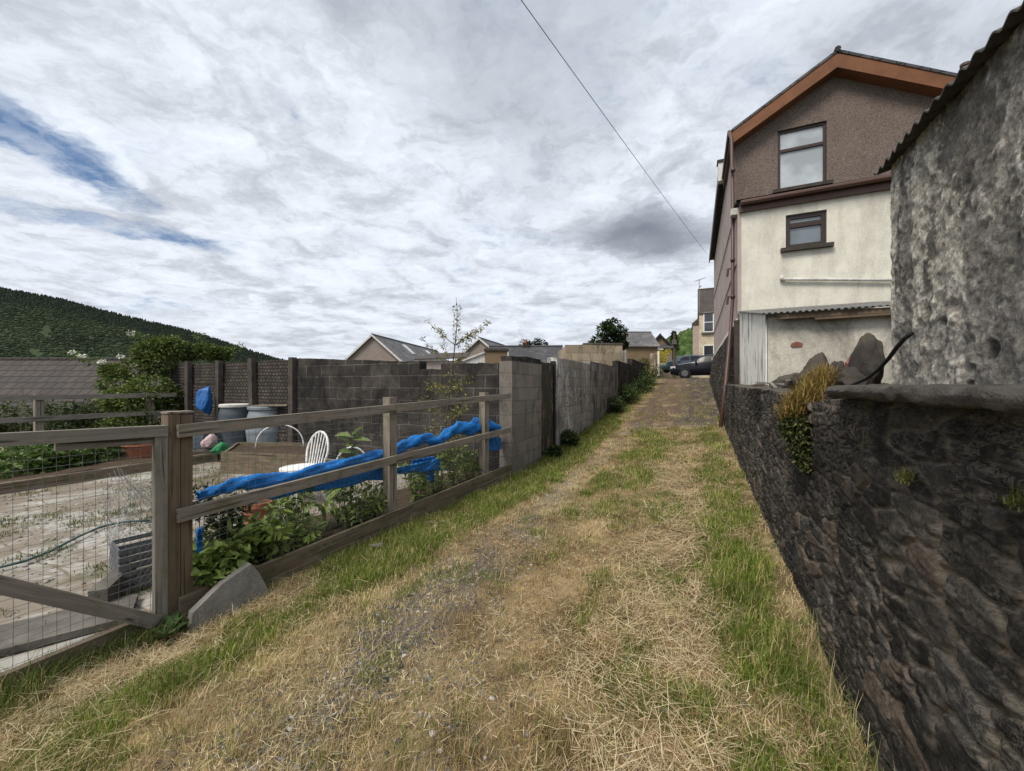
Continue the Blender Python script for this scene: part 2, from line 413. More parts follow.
gap1 = spot(-1.40, 1.22, 101, .60, .15, [(0., 1.), (.55, .8), (1., 0.)])
gap2 = spot(-1.62, 1.68, 47, .46, .15, [(0., 1.), (.55, .8), (1., 0.)])
gap3 = spot(-.587, 1.158, 60, .16, .09, [(0., .7), (1., 0.)])
gap = w.math('MAXIMUM', w.math('MAXIMUM', gap1, gap2), gap3)
den = w.math('ADD', w.math('MULTIPLY', n_mid, .62), w.math('MULTIPLY', n_fin, .38))
den = w.math('ADD', den, w.math('MULTIPLY', w.math('SUBTRACT', n_big, .5), .35))
den = w.math('SUBTRACT', w.math('ADD', den, .105), w.math('MULTIPLY', gap, .29))
alpha = w.ramp(den, [(.31, .0), (.42, .5), (.50, .84), (.59, 1.)])
lit = w.ramp(w.math('ADD', w.math('MULTIPLY', n_mid, .45), w.math('MULTIPLY', w.noise(uvw, 4.2, 8, .62, .2), .55)), [(.40, 1.), (.49, .84), (.56, .60), (.65, .40)])
dk1 = spot(.62, 1.90, 12, .52, .30, [(0., .95), (.45, .7), (1., 0.)])
dk2 = spot(-.02, .90, 75, .75, .42, [(0., .5), (.6, .34), (1., 0.)])
dk3 = spot(1.2, 1.15, 30, .8, .5, [(0., .4), (.6, .25), (1., 0.)])
dark = w.math('MAXIMUM', w.math('MAXIMUM', dk1, dk2), dk3)
lit = w.math('MULTIPLY', lit, w.math('SUBTRACT', 1., dark))
K = 10.
cc = w.mix(lit, tuple(K*x for x in (.185, .208, .255)), tuple(K*x for x in (.80, .85, .925)))
low = w.ramp(sx[2], [(0., 1.), (.16, 0.)])
cc = w.mix(w.math('MULTIPLY', low, .3), cc, tuple(K*x for x in (.52, .56, .62)))
blue = w.mix(.55, sky, tuple(K*x for x in (.10, .19, .36)))
fin = w.mix(alpha, blue, cc)
bg = w.add('Background', Color=fin, Strength=.1)
w.t.links.new(bg.outputs[0], w.out.inputs[0])

# ================================================================ materials
MT = {}
MT['leaf'] = m_leaf('leaf_surface', .5, .28)
MT['grass'] = m_leaf('grass_blade', .6, .3, .2)
MT['straw'] = m_leaf('dry_straw', .7, .2, .15)
MT['bark'] = m_plain('bark', (.09, .07, .05), .9, .2, .4, 18., bump=.6)
MT['wood'] = m_wood('weathered_timber', (.33, .285, .235), (.185, .155, .125), .4)
MT['wood_grey'] = m_wood('silvered_timber', (.31, .28, .24), (.19, .17, .145), .3)
MT['wood_dark'] = m_wood('brown_timber', (.20, .15, .105), (.105, .075, .052), .25)
MT['wood_moss'] = m_wood('mossy_board', (.24, .19, .135), (.12, .092, .065), .7)
MT['white_board'] = m_render('flaking_white_boards', (.74, .72, .66), (.06, .055, .05), (.55, .60), 30., .3, (7., .8, 1), .92)
MT['galv'] = m_plain('galvanised_wire', (.30, .31, .31), .5, .5, .2, 20., .6)
MT['wire_dark'] = m_plain('dull_wire', (.17, .17, .165), .6, .3, .2, 20., .3)
MT['block_dark'] = m_block('blackened_blockwork', (.082, .072, .064), (.042, .038, .035), .45, .225, .014, (.016, .0155, .015), (.36, .60), mcol=(.13, .115, .10), bump=.9, streak=False)
MT['block_grey'] = m_block('grey_blockwork', (.22, .195, .168), (.155, .137, .12), .45, .225, .012, (.05, .046, .042), (.5, .74), bump=.7)
MT['block_lane'] = m_block('stained_lane_blockwork', (.28, .255, .23), (.18, .165, .15), .45, .225, .012, (.035, .034, .033), (.44, .66), bump=.7)
MT['block_chalk'] = m_block('chalky_lane_blockwork', (.29, .265, .24), (.19, .175, .16), .45, .225, .012, (.05, .048, .046), (.48, .70), bump=.7, chalk=.9)
MT['block_sand'] = m_block('sandstone_blockwork', (.36, .30, .22), (.25, .20, .15), .7, .35, .02, (.08, .07, .055), (.5, .72))
MT['panel'] = m_block('rough_precast_panel', (.115, .098, .086), (.07, .058, .05), .11, .075, .016, (.026, .024, .022), (.42, .66), mcol=(.035, .03, .027), bump=1.)
MT['concrete'] = m_plain('weathered_concrete', (.14, .128, .112), .9, .2, .35, 6., bump=.6, dirt=(.04, .036, .032))
MT['ledge'] = m_plain('dark_cement', (.085, .077, .068), .95, .15, .45, 14., bump=.9, dirt=(.028, .026, .024))
MT['post_dark'] = m_plain('stained_concrete_post', (.085, .072, .062), .9, .2, .35, 9., bump=.6, dirt=(.03, .027, .025))
MT['slab'] = m_plain('grey_stone', (.25, .235, .21), .88, .2, .32, 11., bump=1., dirt=(.12, .11, .085))
MT['cream'] = m_render('cream_render', (.66, .63, .55), (.27, .25, .215), (.46, .80), 45., .2, (2.4, .5, 1), .65)
MT['cream_dirty'] = m_render('stained_cream_render', (.54, .51, .44), (.13, .12, .105), (.42, .64), 40., .3, (1.3, .6, 1), .85)
MT['pink'] = m_render('pinkish_render', (.42, .345, .315), (.25, .205, .19), (.45, .75), 60., .35, (.8, .4, 1), .6)
MT['pebble'] = m_pebble('pebbledash', [(0., (.14, .105, .09)), (.35, (.21, .165, .145)), (.7, (.29, .235, .21)), (1., (.11, .085, .08))])
MT['slate'] = m_slate('slate_roofing', (.075, .075, .082), (.05, .05, .056), lichen=.15)
MT['slate_grey'] = m_slate('lichened_slates', (.13, .125, .13), (.09, .088, .092), .35, .25, .55, (.30, .29, .28))
MT['tile_brown'] = m_slate('brown_concrete_tiles', (.058, .044, .037), (.038, .031, .028), .5, .5, .2, (.075, .068, .06), gap=.035)  # widened dark joints paint the shade line under each tile course
MT['tile_dark'] = m_slate('dark_concrete_tiles', (.075, .06, .052), (.055, .045, .04), .33, .33, .15, (.16, .15, .13))
MT['barge'] = m_plain('brown_painted_board', (.185, .075, .032), .6, .25, .2, 3., dirt=(.11, .047, .024))
MT['brown_pvc'] = m_plain('brown_plastic', (.08, .038, .028), .45, .45, .2, 4.)
MT['win_frame'] = m_plain('dark_brown_frame', (.035, .02, .016), .4, .45, .2, 4.)
MT['white_paint'] = m_plain('white_paint', (.72, .72, .70), .5, .4, .08, 6.)
MT['white_old'] = m_plain('dirty_white_paint', (.62, .61, .58), .55, .35, .15, 9., dirt=(.30, .28, .25))
MT['black'] = m_plain('black_plastic', (.014, .014, .015), .5, .4, .2, 6.)
MT['rubber'] = m_plain('rubber', (.02, .02, .02), .8, .2, .2, 6.)
MT['glass'] = m_glass('window_glass', (.10, .12, .135))
MT['glass_dark'] = m_glass('dark_glass', (.02, .023, .026))
MT['glass_sky'] = m_glass('sky_tinted_glass', (.30, .33, .35))  # pale blue-grey base colour paints a sky reflection into the panes
MT['corr_grey'] = m_plain('corrugated_cement_sheet', (.17, .165, .155), .9, .2, .35, 5., bump=.4, dirt=(.05, .048, .044))
MT['corr_old'] = m_plain('mossy_corrugated_sheet', (.085, .08, .072), .95, .15, .4, 6., bump=.5, dirt=(.03, .03, .024))
MT['terracotta'] = m_plain('terracotta', (.38, .14, .075), .75, .3, .2, 9., dirt=(.24, .11, .07))
MT['blue'] = m_plain('blue_netting', (.014, .20, .62), .7, .25, .4, 26., bump=1.)
MT['blue_bag'] = m_plain('blue_plastic', (.012, .11, .36), .5, .4, .3, 8., bump=.5)
MT['bin_dark'] = m_plain('slate_blue_plastic', (.055, .075, .095), .55, .4, .25, 5., dirt=(.10, .11, .11))
MT['bin_light'] = m_plain('pale_blue_plastic', (.21, .25, .28), .55, .4, .2, 5., dirt=(.13, .13, .12))
MT['crate'] = m_plain('grey_crate_plastic', (.12, .125, .13), .6, .4, .2, 8.)
MT['pinkbag'] = m_plain('pink_plastic', (.50, .36, .37), .5, .4, .5, 12.)
MT['greenbag'] = m_plain('green_plastic', (.02, .20, .07), .5, .4, .4, 9.)
MT['hose'] = m_plain('green_hose', (.02, .075, .07), .45, .4, .2, 10.)
MT['brick_red'] = m_plain('broken_red_brick', (.26, .10, .07), .9, .2, .4, 14., bump=.7, dirt=(.09, .06, .05))
MT['rock_moss'] = m_plain('mossy_rock', (.075, .064, .052), .95, .15, .35, 9., bump=.8, dirt=(.075, .075, .035))
MT['rock_dark'] = m_plain('dark_rock', (.06, .053, .047), .95, .15, .4, 9., bump=.8, dirt=(.085, .07, .055))
MT['soil'] = m_plain('dark_soil', (.075, .055, .038), .95, .1, .4, 16., bump=.8)
MT['car'] = m_plain('dark_blue_car_paint', (.004, .005, .010), .3, .4, .1, 2., coat=.15)
MT['car_blue'] = m_plain('blue_car_paint', (.02, .045, .075), .28, .6, .1, 2., coat=.8)
MT['alloy'] = m_plain('alloy_wheel', (.13, .13, .135), .5, .3, .15, 6., .2)
MT['lamp'] = m_plain('lamp_lens', (.55, .56, .58), .15, .6, .1, 6., coat=.5)
def _stone():
    n = NT('dark_rubble_stone'); o = n.co(); v = n.add('Mapping', Vector=o, Rotation=(0, 0, math.radians(24.7))).outputs[0]
    a = n.noise(n.mapv(v, (1, 12, 26)), 1., 9, .72, .4); f = n.noise(o, 75., 6, .75); s = n.noise(n.mapv(v, (1, 30, 110)), 1., 5, .7, .6)
    c = n.mix(1., n.attr('col'), n.ramp(f, [(.28, .15), (.5, .9), (.72, 1.)]), 'MULTIPLY')
    c = n.mix(n.ramp(f, [(.58, 0.), (.75, .55)]), c, (.17, .15, .125))
    vein = n.ramp(n.math('ABSOLUTE', n.math('SUBTRACT', a, .5)), [(.0, 1.), (.022, .25), (.05, 0.)])
    pt = n.ramp(n.noise(n.mapv(v, (1, 2.2, 3.4)), 1., 4, .6), [(.44, 0.), (.62, .8)])
    c = n.mix(n.math('MULTIPLY', vein, pt), c, (.21, .185, .15))
    c = n.mix(n.ramp(s, [(.60, 0.), (.72, .55)]), c, (.15, .13, .108))
    c = n.mix(n.ramp(n.noise(o, 5., 5, .65), [(.60, 0.), (.74, .5)]), c, (.055, .058, .028))
    h = n.math('ADD', n.math('ADD', n.math('MULTIPLY', a, 1.2), n.math('MULTIPLY', f, .5)), n.math('MULTIPLY', s, .5))
    return n.done(c, .92, n.bump(h, .65, .010), .12)
MT['stone'] = _stone()
def _rough():
    n = NT('weathered_roughcast'); o = n.co()
    f = n.noise(o, 95., 5, .75); g = n.noise(o, 26., 8, .75, .4)
    c = n.mix(1., n.attr('col'), n.ramp(f, [(.30, .22), (.52, .95), (.7, 1.)]), 'MULTIPLY')
    c = n.mix(n.ramp(g, [(.30, .9), (.44, 0.)]), c, (.05, .047, .042))
    c = n.mix(n.ramp(n.voro(n.add('VectorMath', {'operation': 'ADD'}, _0=o, _1=n.add('VectorMath', {'operation': 'SCALE'}, _0=n.add('TexNoise', Vector=o, Scale=30.).outputs[1], Scale=.03).outputs[0]).outputs[0], 45.), [(.1, 0.), (.6, .45)]), c, (.09, .083, .073))
    h = n.math('ADD', n.math('MULTIPLY', f, .7), g)
    return n.done(c, .95, n.bump(h, 1., .012), .1)
MT['roughcast'] = _rough()
MT['ground'] = m_attr('lane_soil', (60., .5), .95, .8, .02, .55)
MT['terrain'] = m_plain('rough_grassland', (.075, .085, .035), .95, .1, .4, .12, dirt=(.10, .085, .05))
MT['hill'] = m_attr('hillside_cover', (.08, .5), .95, .3, 2., .3)
MT['wood_far'] = m_leaf('far_foliage', .8, .1, .1)
MT['tarmac'] = m_plain('worn_tarmac', (.07, .068, .066), .9, .2, .3, 1.5, bump=.3, dirt=(.11, .105, .095))
def _patio():
    n = NT('patio_paving'); o = n.co()
    br = n.add('TexBrick', None, Vector=n.add('VectorMath', {'operation': 'ADD'}, _0=n.add('Mapping', Vector=o, Rotation=(0, 0, math.radians(24.7))).outputs[0], _1=n.add('VectorMath', {'operation': 'SCALE'}, _0=n.add('TexNoise', Vector=o, Scale=1.5).outputs[1], Scale=.25).outputs[0]).outputs[0], Color1=(.36, .345, .315, 1), Color2=(.27, .26, .235, 1), Mortar=(.17, .15, .115, 1), Scale=1., Mortar_Size=.014, Mortar_Smooth=.5, Brick_Width=.9, Row_Height=.75)
    f = n.noise(o, 14., 8, .72)
    c = n.mix(.5, br.outputs[0], n.ramp(f, [(.2, .25), (.8, .85)]), 'OVERLAY')
    c = n.mix(n.ramp(n.noise(o, 1.3, 8, .7, .8), [(.44, 0.), (.52, .85)]), c, (.18, .148, .112))
    c = n.mix(n.ramp(n.noise(o, 2.1, 8, .75, .8), [(.56, 0.), (.66, .8)]), c, (.07, .085, .025))
    return n.done(c, .92, n.bump(f, .35, .008), .15)
MT['patio'] = _patio()

# ================================================================ the setting: terrain, lane, garden, road
def pl(d): return np.where(np.asarray(d) < 5.75, -3.13+.089*(np.asarray(d)-1.484), -2.70)
def bumps(d, p): return .055*(fbm(d*1.3, p*1.3, 3)-.5)+.035*(fbm(d*5, p*5, 5)-.5)
def LH(d, p): return G(d, p)+bumps(d, p)
def gs(x, c, s): return np.exp(-((x-c)/s)**2)
def sm(x, a, b): t = np.clip((x-a)/(b-a), 0, 1); return t*t*(3-2*t)
def masks(d, p):
    n1 = fbm(d*.9, p*1.6, 21); n2 = fbm(d*2.6, p*3.2, 22); n3 = fbm(d*7, p*7, 23)
    q = p-.09*np.minimum(d-1.5, 4)*(p < -1.5)
    g = 1.25*gs(q, -2.45, .20)*(d < 12)*sm(d, .6, 1.2)+1.1*gs(q, -2.83, .22)*sm(d, 1.9, 2.6)+1.2*gs(p, -3.2, .22)*(1-sm(d, 1.2, 1.7))
    g = g+1.1*gs(p, .27+.22*(n1-.5), .25)*(1-.45*sm(d, 4.2, 5.5))*(1-sm(d, 9, 11))*np.clip(-.75+3.4*fbm(d*1.8, p*3.0, 24), 0, 1.4)
    g = g+.62*gs(p, -.75, .5)*sm(d, 3.2, 4.5)*(1-sm(d, 9.5, 11))+.9*gs(p, -2.4, .35)*sm(d, 4.5, 6)
    g = g+.35*gs(p, -1.2, .3)*(1-sm(d, 3, 4))*(n1 > .5)
    g = np.clip(g*(.05+2.*fbm(d*2.0, p*3.4, 25))+.8*(n2-.5)*(g > .12)+.6*sm(n2, .54, .68), 0, 1)
    r = .85*gs(p, -1.62, .38)*(1-sm(d, 3.2, 4.6))+.95*gs(p, -1.62, .22)*sm(d, 3.5, 5)+1.25*sm(d, 9.6, 11.5)*sm(p, -1.75, -1.4)
    r = r+.35*gs(p, -.9, .3)*(1-sm(d, 1.6, 2.6))
    r = np.clip(r*(-.25+2.4*n2)-.25*(1-n3), 0, 1)
    return g, r*(1-.7*g), n1, n2
dd = np.concatenate([np.arange(-3, .4, .12), np.arange(.4, 6, .028), np.arange(6, 12, .06), np.arange(12, 27.7, .14)])
tt = np.linspace(0, 1, 110)
D, TT = np.meshgrid(dd, tt, indexing='ij'); PL = pl(D); PP = PL+(1.02-PL)*TT
g_, r_, n1, n2 = masks(D, PP)
H = LH(D, PP)
dry = np.array([.33, .245, .14]); drk = np.array([.12, .085, .05]); gre = np.array([.105, .10, .038]); gra = np.array([.088, .084, .082])
k = sm(fbm(D*4.5, PP*4.5, 31, 5), .3, .7)[..., None]
C = dry*k+drk*(1-k); C = C*(1-g_[..., None])+gre*g_[..., None]
far = sm(D, 9.5, 12)[..., None]; bw = np.clip(sm(-PP+.35*(n1-.5), .1, .8)+.6*sm(n2, .5, .65), 0, 1)[..., None]
track = gs(PP, -1.62, .25)[..., None]*sm(D, 3.5, 5)[..., None]
gcol = gra*(1-track)+np.array([.27, .225, .16])*track
gcol = gcol*(1-far)+far*(np.array([.058, .053, .051])*(1-bw)+np.array([.115, .08, .058])*bw)
C = C*(1-r_[..., None])+gcol*r_[..., None]
X = SN*D+CS*PP; Y = CS*D-SN*PP
lane = struct(npmesh('lane', np.stack([X, Y, H+E], -1).reshape(-1, 3), gridf(len(dd), len(tt))[:, ::-1], MT['ground'], loc=Vector((0, 0, 0)), col=C.reshape(-1, 3), smooth=True))

def terrain_r(d, p):
    base = np.interp(d, [-40, -6, 6, 9, 12.3, 17, 27.4, 34, 60, 110, 400], [-4, -2.1, -1.95, -1.8, -1.4, -.95, .1, .3, 1.5, 2.2, -6])
    lf = np.interp(-p, [2.7, 12.9, 15, 40, 120, 1500], [0, .05, -.9, -6.5, -12, -16])*np.interp(d, [-40, 10, 20, 40], [1, 1, .35, .15])
    rt = np.interp(p, [.66, 1.15, 3, 30, 300, 1500], [0, 1.35, 1.4, 3.2, 18, 30])*np.interp(d, [-40, 12, 27, 34], [1, 1, .25, .0])
    return base+np.where(p < 0, lf, rt)
da = np.array([-1500, -600, -200, -80, -40, -20, -10, -6, -2, 2, 4, 6, 8, 10, 12.3, 15, 17, 20, 24, 26.5, 27.4, 30, 34, 40, 50, 60, 80, 110, 160, 240, 400, 700, 1200, 2500.])
pa = np.array([-2500, -1200, -600, -300, -160, -120, -80, -60, -40, -30, -22, -15, -12.9, -8, -5, -2.7, -1, .66, 1.15, 2, 3, 6, 12, 30, 60, 120, 300, 700, 1500, 2500.])
D2, P2 = np.meshgrid(da, pa, indexing='ij')
struct(npmesh('terrain', np.stack([SN*D2+CS*P2, CS*D2-SN*P2, terrain_r(D2, P2)+E], -1).reshape(-1, 3), gridf(len(da), len(pa))[:, ::-1], MT['terrain'], loc=Vector((0, 0, 0))))
GZ = -1.48                                # garden level
def gar(x, y): return .05*(fbm(x*1.1, y*1.1, 41)-.5)
ga = np.concatenate([np.arange(-6, 5.8, .09), [5.80]]); tb = np.linspace(0, 1, 110)
D3, T3 = np.meshgrid(ga, tb, indexing='ij'); PR = np.minimum(pl(D3), -2.7)-.0; P3 = PR-.02+(-12.85-PR)*T3
struct(npmesh('garden_ground', np.stack([SN*D3+CS*P3, CS*D3-SN*P3, GZ+E+gar(D3, P3)], -1).reshape(-1, 3), gridf(len(ga), len(tb)), MT['patio'], loc=Vector((0, 0, 0)), smooth=True))
m = MB(); m.grid(lambda a, b: W(-3+11*a, .78+9*b, -.075+.05*(fbm(a*30, b*20, 8)-.5)), 60, 40)
struct(m.build('terrace_ground', MT['soil'], loc=Vector((0, 0, 0))))
m = MB(); m.grid(lambda a, b: W(27.5+5.5*a, -60+120*b, .475+.012*math.sin(a*3.1)), 6, 30)
struct(m.build('road', MT['tarmac'], loc=Vector((0, 0, 0))))

# ---------------------------------------------------------------- grass and straw of the lane
def sow(n, d0, d1, keep):
    d = np.exp(RNG.uniform(math.log(d0), math.log(d1), n)); L0 = pl(d); p = L0+(.66-L0)*RNG.random(n)
    g, r, a, b = masks(d, p); k = RNG.random(n) < keep(d, p, g, r, b)
    return d[k], p[k], g[k], r[k]
def roots(d, p, dz=-.004): return np.stack([SN*d+CS*p, CS*d-SN*p, LH(d, p)+E+dz], 1)
d, p, g, r = sow(520000, .5, 25, lambda d, p, g, r, b: np.where(d > 13, .6, 1.)*np.clip(g*1.05-.08, 0, 1)*(1-.8*r))
n = len(d); edge = np.clip(1-abs(p-pl(d))/.35, 0, 1)+np.clip((p-.35)/.25, 0, 1)*.7
Ln = (.022+.05*RNG.random(n)**1.5)*(.55+.9*fbm(d*3, p*3, 52))*(.6+.8*g)*np.where(p > .1, 1.15, 1.)*(1+1.3*edge*RNG.random(n)); wdt = np.clip(.0022+.0006*d, 0, .009)
V, F, C = blades(roots(d, p), Ln, wdt*(.7+.6*RNG.random(n)), RNG.uniform(0, 6.28, n), np.abs(RNG.normal(.25, .28, n)), RNG.normal(.5, .35, n), cols(n, (.07, .125, .012), (.20, .27, .035), (.46, .37, .18), .24)*(.55+.9*fbm(d*4.5, p*4.5, 53))[:, None])
tag(npmesh('grass', V, F, MT['grass'], loc=Vector((0, 0, 0)), col=C), 'short green grass growing in bands along both edges of the lane', 'grass', kind='stuff')
d, p, g, r = sow(420000, .5, 25, lambda d, p, g, r, b: np.where(d > 13, .5, 1.)*np.clip(.85-.75*g, .05, 1)*(1-r*np.where(d > 8.5, .97, .62))*np.clip(.25+1.4*b, 0, 1))
n = len(d); ln_n = fbm(d*2.1, p*2.1, 51)
V, F, C = blades(roots(d, p), (.022+.05*RNG.random(n)**2)*(.7+.9*ln_n), np.clip(.0018+.0005*d, 0, .008)*(.7+.6*RNG.random(n)), RNG.uniform(0, 6.28, n), np.abs(RNG.normal(.75, .45, n)), RNG.normal(.4, .4, n),
                 (lambda t: cols(n, (.28, .18, .09), (.43, .31, .165), (.22, .23, .055), .25)*(1-t)+cols(n, (.42, .315, .16), (.68, .55, .31), (.28, .29, .075), .25)*t)(sm(fbm(d*1.4, p*1.8, 54), .38, .58)[:, None])*(.5+1.0*fbm(d*5, p*5, 55))[:, None])
tag(npmesh('dry_grass', V, F, MT['straw'], loc=Vector((0, 0, 0)), col=C), 'dry brown mown grass covering the middle of the lane', 'grass', kind='stuff')
d, p, g, r = sow(110000, .5, 18, lambda d, p, g, r, b: np.clip((1.1*gs(p, -.15, .38)+.55*gs(p, .5, .2)+.75*gs(p, -2.75, .22)*(d < 1.9)+.45*gs(p, .6, .2)+.26)*(-.15+3.2*fbm(d*1.9, p*1.9, 61)**2), 0, 1)*(1-.45*g)*(1-.93*r*(d > 8.5)))
n = len(d)
V, F, C = blades(roots(d, p, .014)+np.stack([np.zeros(n), np.zeros(n), .03*RNG.random(n)**2], 1), (.03+(.05+.16*gs(p, -.12, .45)+.10*(p < -2.2))*RNG.random(n)**1.4), np.clip(.0016+.0004*d, 0, .005)*(.6+.8*RNG.random(n)), RNG.uniform(0, 6.28, n), RNG.normal(1.45, .13, n), RNG.normal(.08, .2, n),
                 cols(n, (.46, .36, .20), (.78, .66, .44), (.32, .2, .1), .22))
tag(npmesh('cut_straw', V, F, MT['straw'], loc=Vector((0, 0, 0)), col=C), 'pale cut stalks lying loose on the lane', 'straw', kind='stuff')
# tufts: clumped longer grass, dry and green
nt = 620; td = np.exp(RNG.uniform(math.log(.7), math.log(11), nt)); tp0 = pl(td)+(.62-pl(td))*RNG.random(nt); tg, tr_, _a, _b = masks(td, tp0); ok_ = RNG.random(nt) < (1-.85*tr_); td, tp0, tg = td[ok_], tp0[ok_], tg[ok_]; nt = len(td)
ii = np.repeat(np.arange(nt), 46); n = len(ii); d = td[ii]+RNG.normal(0, .03, n); p = np.minimum(tp0[ii]+RNG.normal(0, .03, n), .63); gre_ = (RNG.random(nt) < .25+.6*tg)[ii]
az = np.arctan2(RNG.normal(0, .5, n)+(d-td[ii])*20, RNG.normal(0, .5, n)+(p-tp0[ii])*20)
V, F, C = blades(roots(d, p), RNG.uniform(.03, .10, n)*RNG.uniform(.6, 1.3, nt)[ii], np.clip(.0018+.0005*d, 0, .007), az, np.abs(RNG.normal(.45, .35, n)), RNG.normal(.6, .4, n),
                 np.where(gre_[:, None], cols(n, (.085, .125, .022), (.21, .25, .065), (.40, .34, .15), .2), cols(n, (.30, .205, .10), (.52, .41, .23), (.20, .13, .06), .25)))
tag(npmesh('grass_tufts', V, F, MT['grass'], loc=Vector((0, 0, 0)), col=C), 'scattered longer tufts of dry and green grass across the lane', 'grass', kind='stuff')
# tall stalks in the corner by the stone wall and by the gate
n = 900; d = RNG.uniform(.9, 2.6, n); p = RNG.normal(.58, .05, n)
V, F, C = blades(roots(d, p), RNG.uniform(.08, .26, n), np.full(n, .0026), RNG.uniform(0, 6.28, n), np.abs(RNG.normal(.35, .3, n)), RNG.normal(.6, .3, n), cols(n, (.38, .30, .15), (.55, .47, .27), (.14, .19, .05), .4))
n2_ = 1500; d = RNG.uniform(.5, 1.75, n2_); p = -3.1+.09*(d-1.48)+np.abs(RNG.normal(0, .10, n2_))
V2, F2, C2 = blades(roots(d, p), RNG.uniform(.05, .2, n2_), np.full(n2_, .005), RNG.uniform(0, 6.28, n2_), np.abs(RNG.normal(.4, .3, n2_)), RNG.normal(.7, .3, n2_), cols(n2_, (.05, .085, .02), (.13, .17, .04), (.4, .33, .17), .1))
tag(npmesh('tall_grass', np.concatenate([V, V2]), np.concatenate([F, F2+len(V)]), MT['grass'], loc=Vector((0, 0, 0)), col=np.concatenate([C, C2])), 'longer tufts of grass at the foot of the stone wall and the gate', 'grass', kind='stuff')
# gravel
def pebbles(P, S, C):
    base = np.array([[-1, -1, -.5], [1, -1, -.5], [1, 1, -.5], [-1, 1, -.5], [-.7, -.7, .5], [.7, -.7, .5], [.7, .7, .5], [-.7, .7, .5]])
    n = len(P); a = RNG.uniform(0, 6.28, n); V = base[None]*S[:, None, :]*RNG.uniform(.6, 1.3, (n, 8, 3))
    x = V[..., 0]*np.cos(a)[:, None]-V[..., 1]*np.sin(a)[:, None]; y = V[..., 0]*np.sin(a)[:, None]+V[..., 1]*np.cos(a)[:, None]
    V = np.stack([x, y, V[..., 2]], -1)+P[:, None]
    q = np.array([[4, 5, 6, 7], [0, 1, 5, 4], [1, 2, 6, 5], [2, 3, 7, 6], [3, 0, 4, 7], [0, 3, 2, 1]])
    return V.reshape(-1, 3), (np.arange(n)[:, None, None]*8+q).reshape(-1, 4), np.repeat(C, 8, 0)
d, p, g, r = sow(90000, .6, 16, lambda d, p, g, r, b: np.clip(r*.9+.02, 0, 1)*np.clip(4/d, .1, 1))
n = len(d); S = (.003+.011*RNG.random(n)**3)[:, None]*RNG.uniform(.6, 1.4, (n, 3)); S[:, 2] *= .7
MT['gravel'] = m_attr('gravel_stone', (120., .5), .85, .3, .003, .3)
V, F, C = pebbles(roots(d, p, .002), S, cols(n, (.06, .06, .06), (.19, .18, .172), (.42, .40, .37), .05))
tag(npmesh('gravel', V, F, MT['gravel'], loc=Vector((0, 0, 0)), col=C), 'grey slate gravel showing through the worn lane', 'gravel', kind='stuff')
# ================================================================ stone retaining wall on the lane
EP = Vector((CS, -SN, 0)); ED = Vector((SN, CS, 0)); UP = Vector((0, 0, 1))
def stone_grid(name, ds, nz, botf, topf, pf, parent, mat, seed, sc=(.24, .085), disp=.011, cap=None, tone=1., capn=14):
    t = np.linspace(0, 1, nz); Dg, Tg = np.meshgrid(ds, t, indexing='ij')
    Z = botf(Dg)*(1-Tg)+topf(Dg)*Tg
    wx = Dg+.10*(fbm(Dg*6, Z*9, seed+1)-.5); wz = Z+.055*(fbm(Dg*3.5, Z*9, seed+2)-.5)-.035*Dg
    big = fbm(Dg*.8, Z*1.1, seed+3)
    f1, f2, cid = worley(wx/sc[0], wz/sc[1], seed)
    f1b, f2b, cidb = worley(wx/(sc[0]*.45), wz/(sc[1]*.55), seed+7)
    pick = (vn(wx/.42, wz/.25, seed+8) > .60)
    edge = np.where(pick, f2b-f1b, f2-f1); cid = np.where(pick, cidb, cid)
    mort = (1-sm(edge, .03, .17))*sm(fbm(Dg*3.5, Z*6, seed+14), .28, .46)
    rough = fbm(Dg*22, Z*30, seed+4, 5); strat = fbm(Dg*5, Z*60, seed+12, 3)
    ridge = abs(fbm(Dg*7+Z*4, Z*16, seed+15, 5)-.5)*2
    off = disp*(sm(edge, .02, .16)*(.5+.8*cid)-.5)+.014*(rough-.5)+.05*(big-.5)+.004*(strat-.5)-.004*sm(.12-ridge, 0, .12)-.006*mort
    P = pf(Dg, Tg)-off
    X = SN*Dg+CS*P; Y = CS*Dg-SN*P
    base = np.array([.072, .064, .056]); warm = np.array([.13, .10, .078]); cool = np.array([.064, .061, .058]); dark = np.array([.034, .031, .028])
    c = np.where((cid < .4)[..., None], dark, np.where((cid < .70)[..., None], base, np.where((cid < .88)[..., None], cool, warm)))*(.45+1.1*rough)[..., None]
    mc = np.array([.27, .225, .17])*(.35+1.2*fbm(Dg*2.2, Z*3, seed+6))[..., None]
    c = c*(1-mort[..., None]*.92)+mc*mort[..., None]*.92
    c = c+sm(strat, .60, .72)[..., None]*np.array([.07, .062, .052])*sm(rough, .4, .6)[..., None]
    st = sm(fbm(Dg*1.8, Z*3.2, seed+9), .44, .62)[..., None]*.7
    c = (c*(1-st)+np.array([.020, .018, .017])*st)*tone*.74
    V = np.stack([X, Y, Z+E], -1); 
    if cap:
        tc = np.linspace(0, 1, capn)[1:]
        P0 = P[:, -1:]; Pc = P0+(cap-P0)*tc[None, :]; Dc = np.repeat(Dg[:, -1:], len(tc), 1)
        Zc = Z[:, -1:]+.035*(fbm(Dc*5, Pc*9, seed+10)-.5)*np.minimum(1, tc*4)[None]
        V = np.concatenate([V, np.stack([SN*Dc+CS*Pc, CS*Dc-SN*Pc, Zc+E], -1)], 1)
        cc = np.array([.085, .076, .064])*(.4+1.2*fbm(Dc*8, Pc*8, seed+11))[..., None]
        c = np.concatenate([c, cc], 1)
    return npmesh(name, V.reshape(-1, 3), gridf(V.shape[0], V.shape[1])[:, ::-1], mat, parent, None, c.reshape(-1, 3), smooth=True)
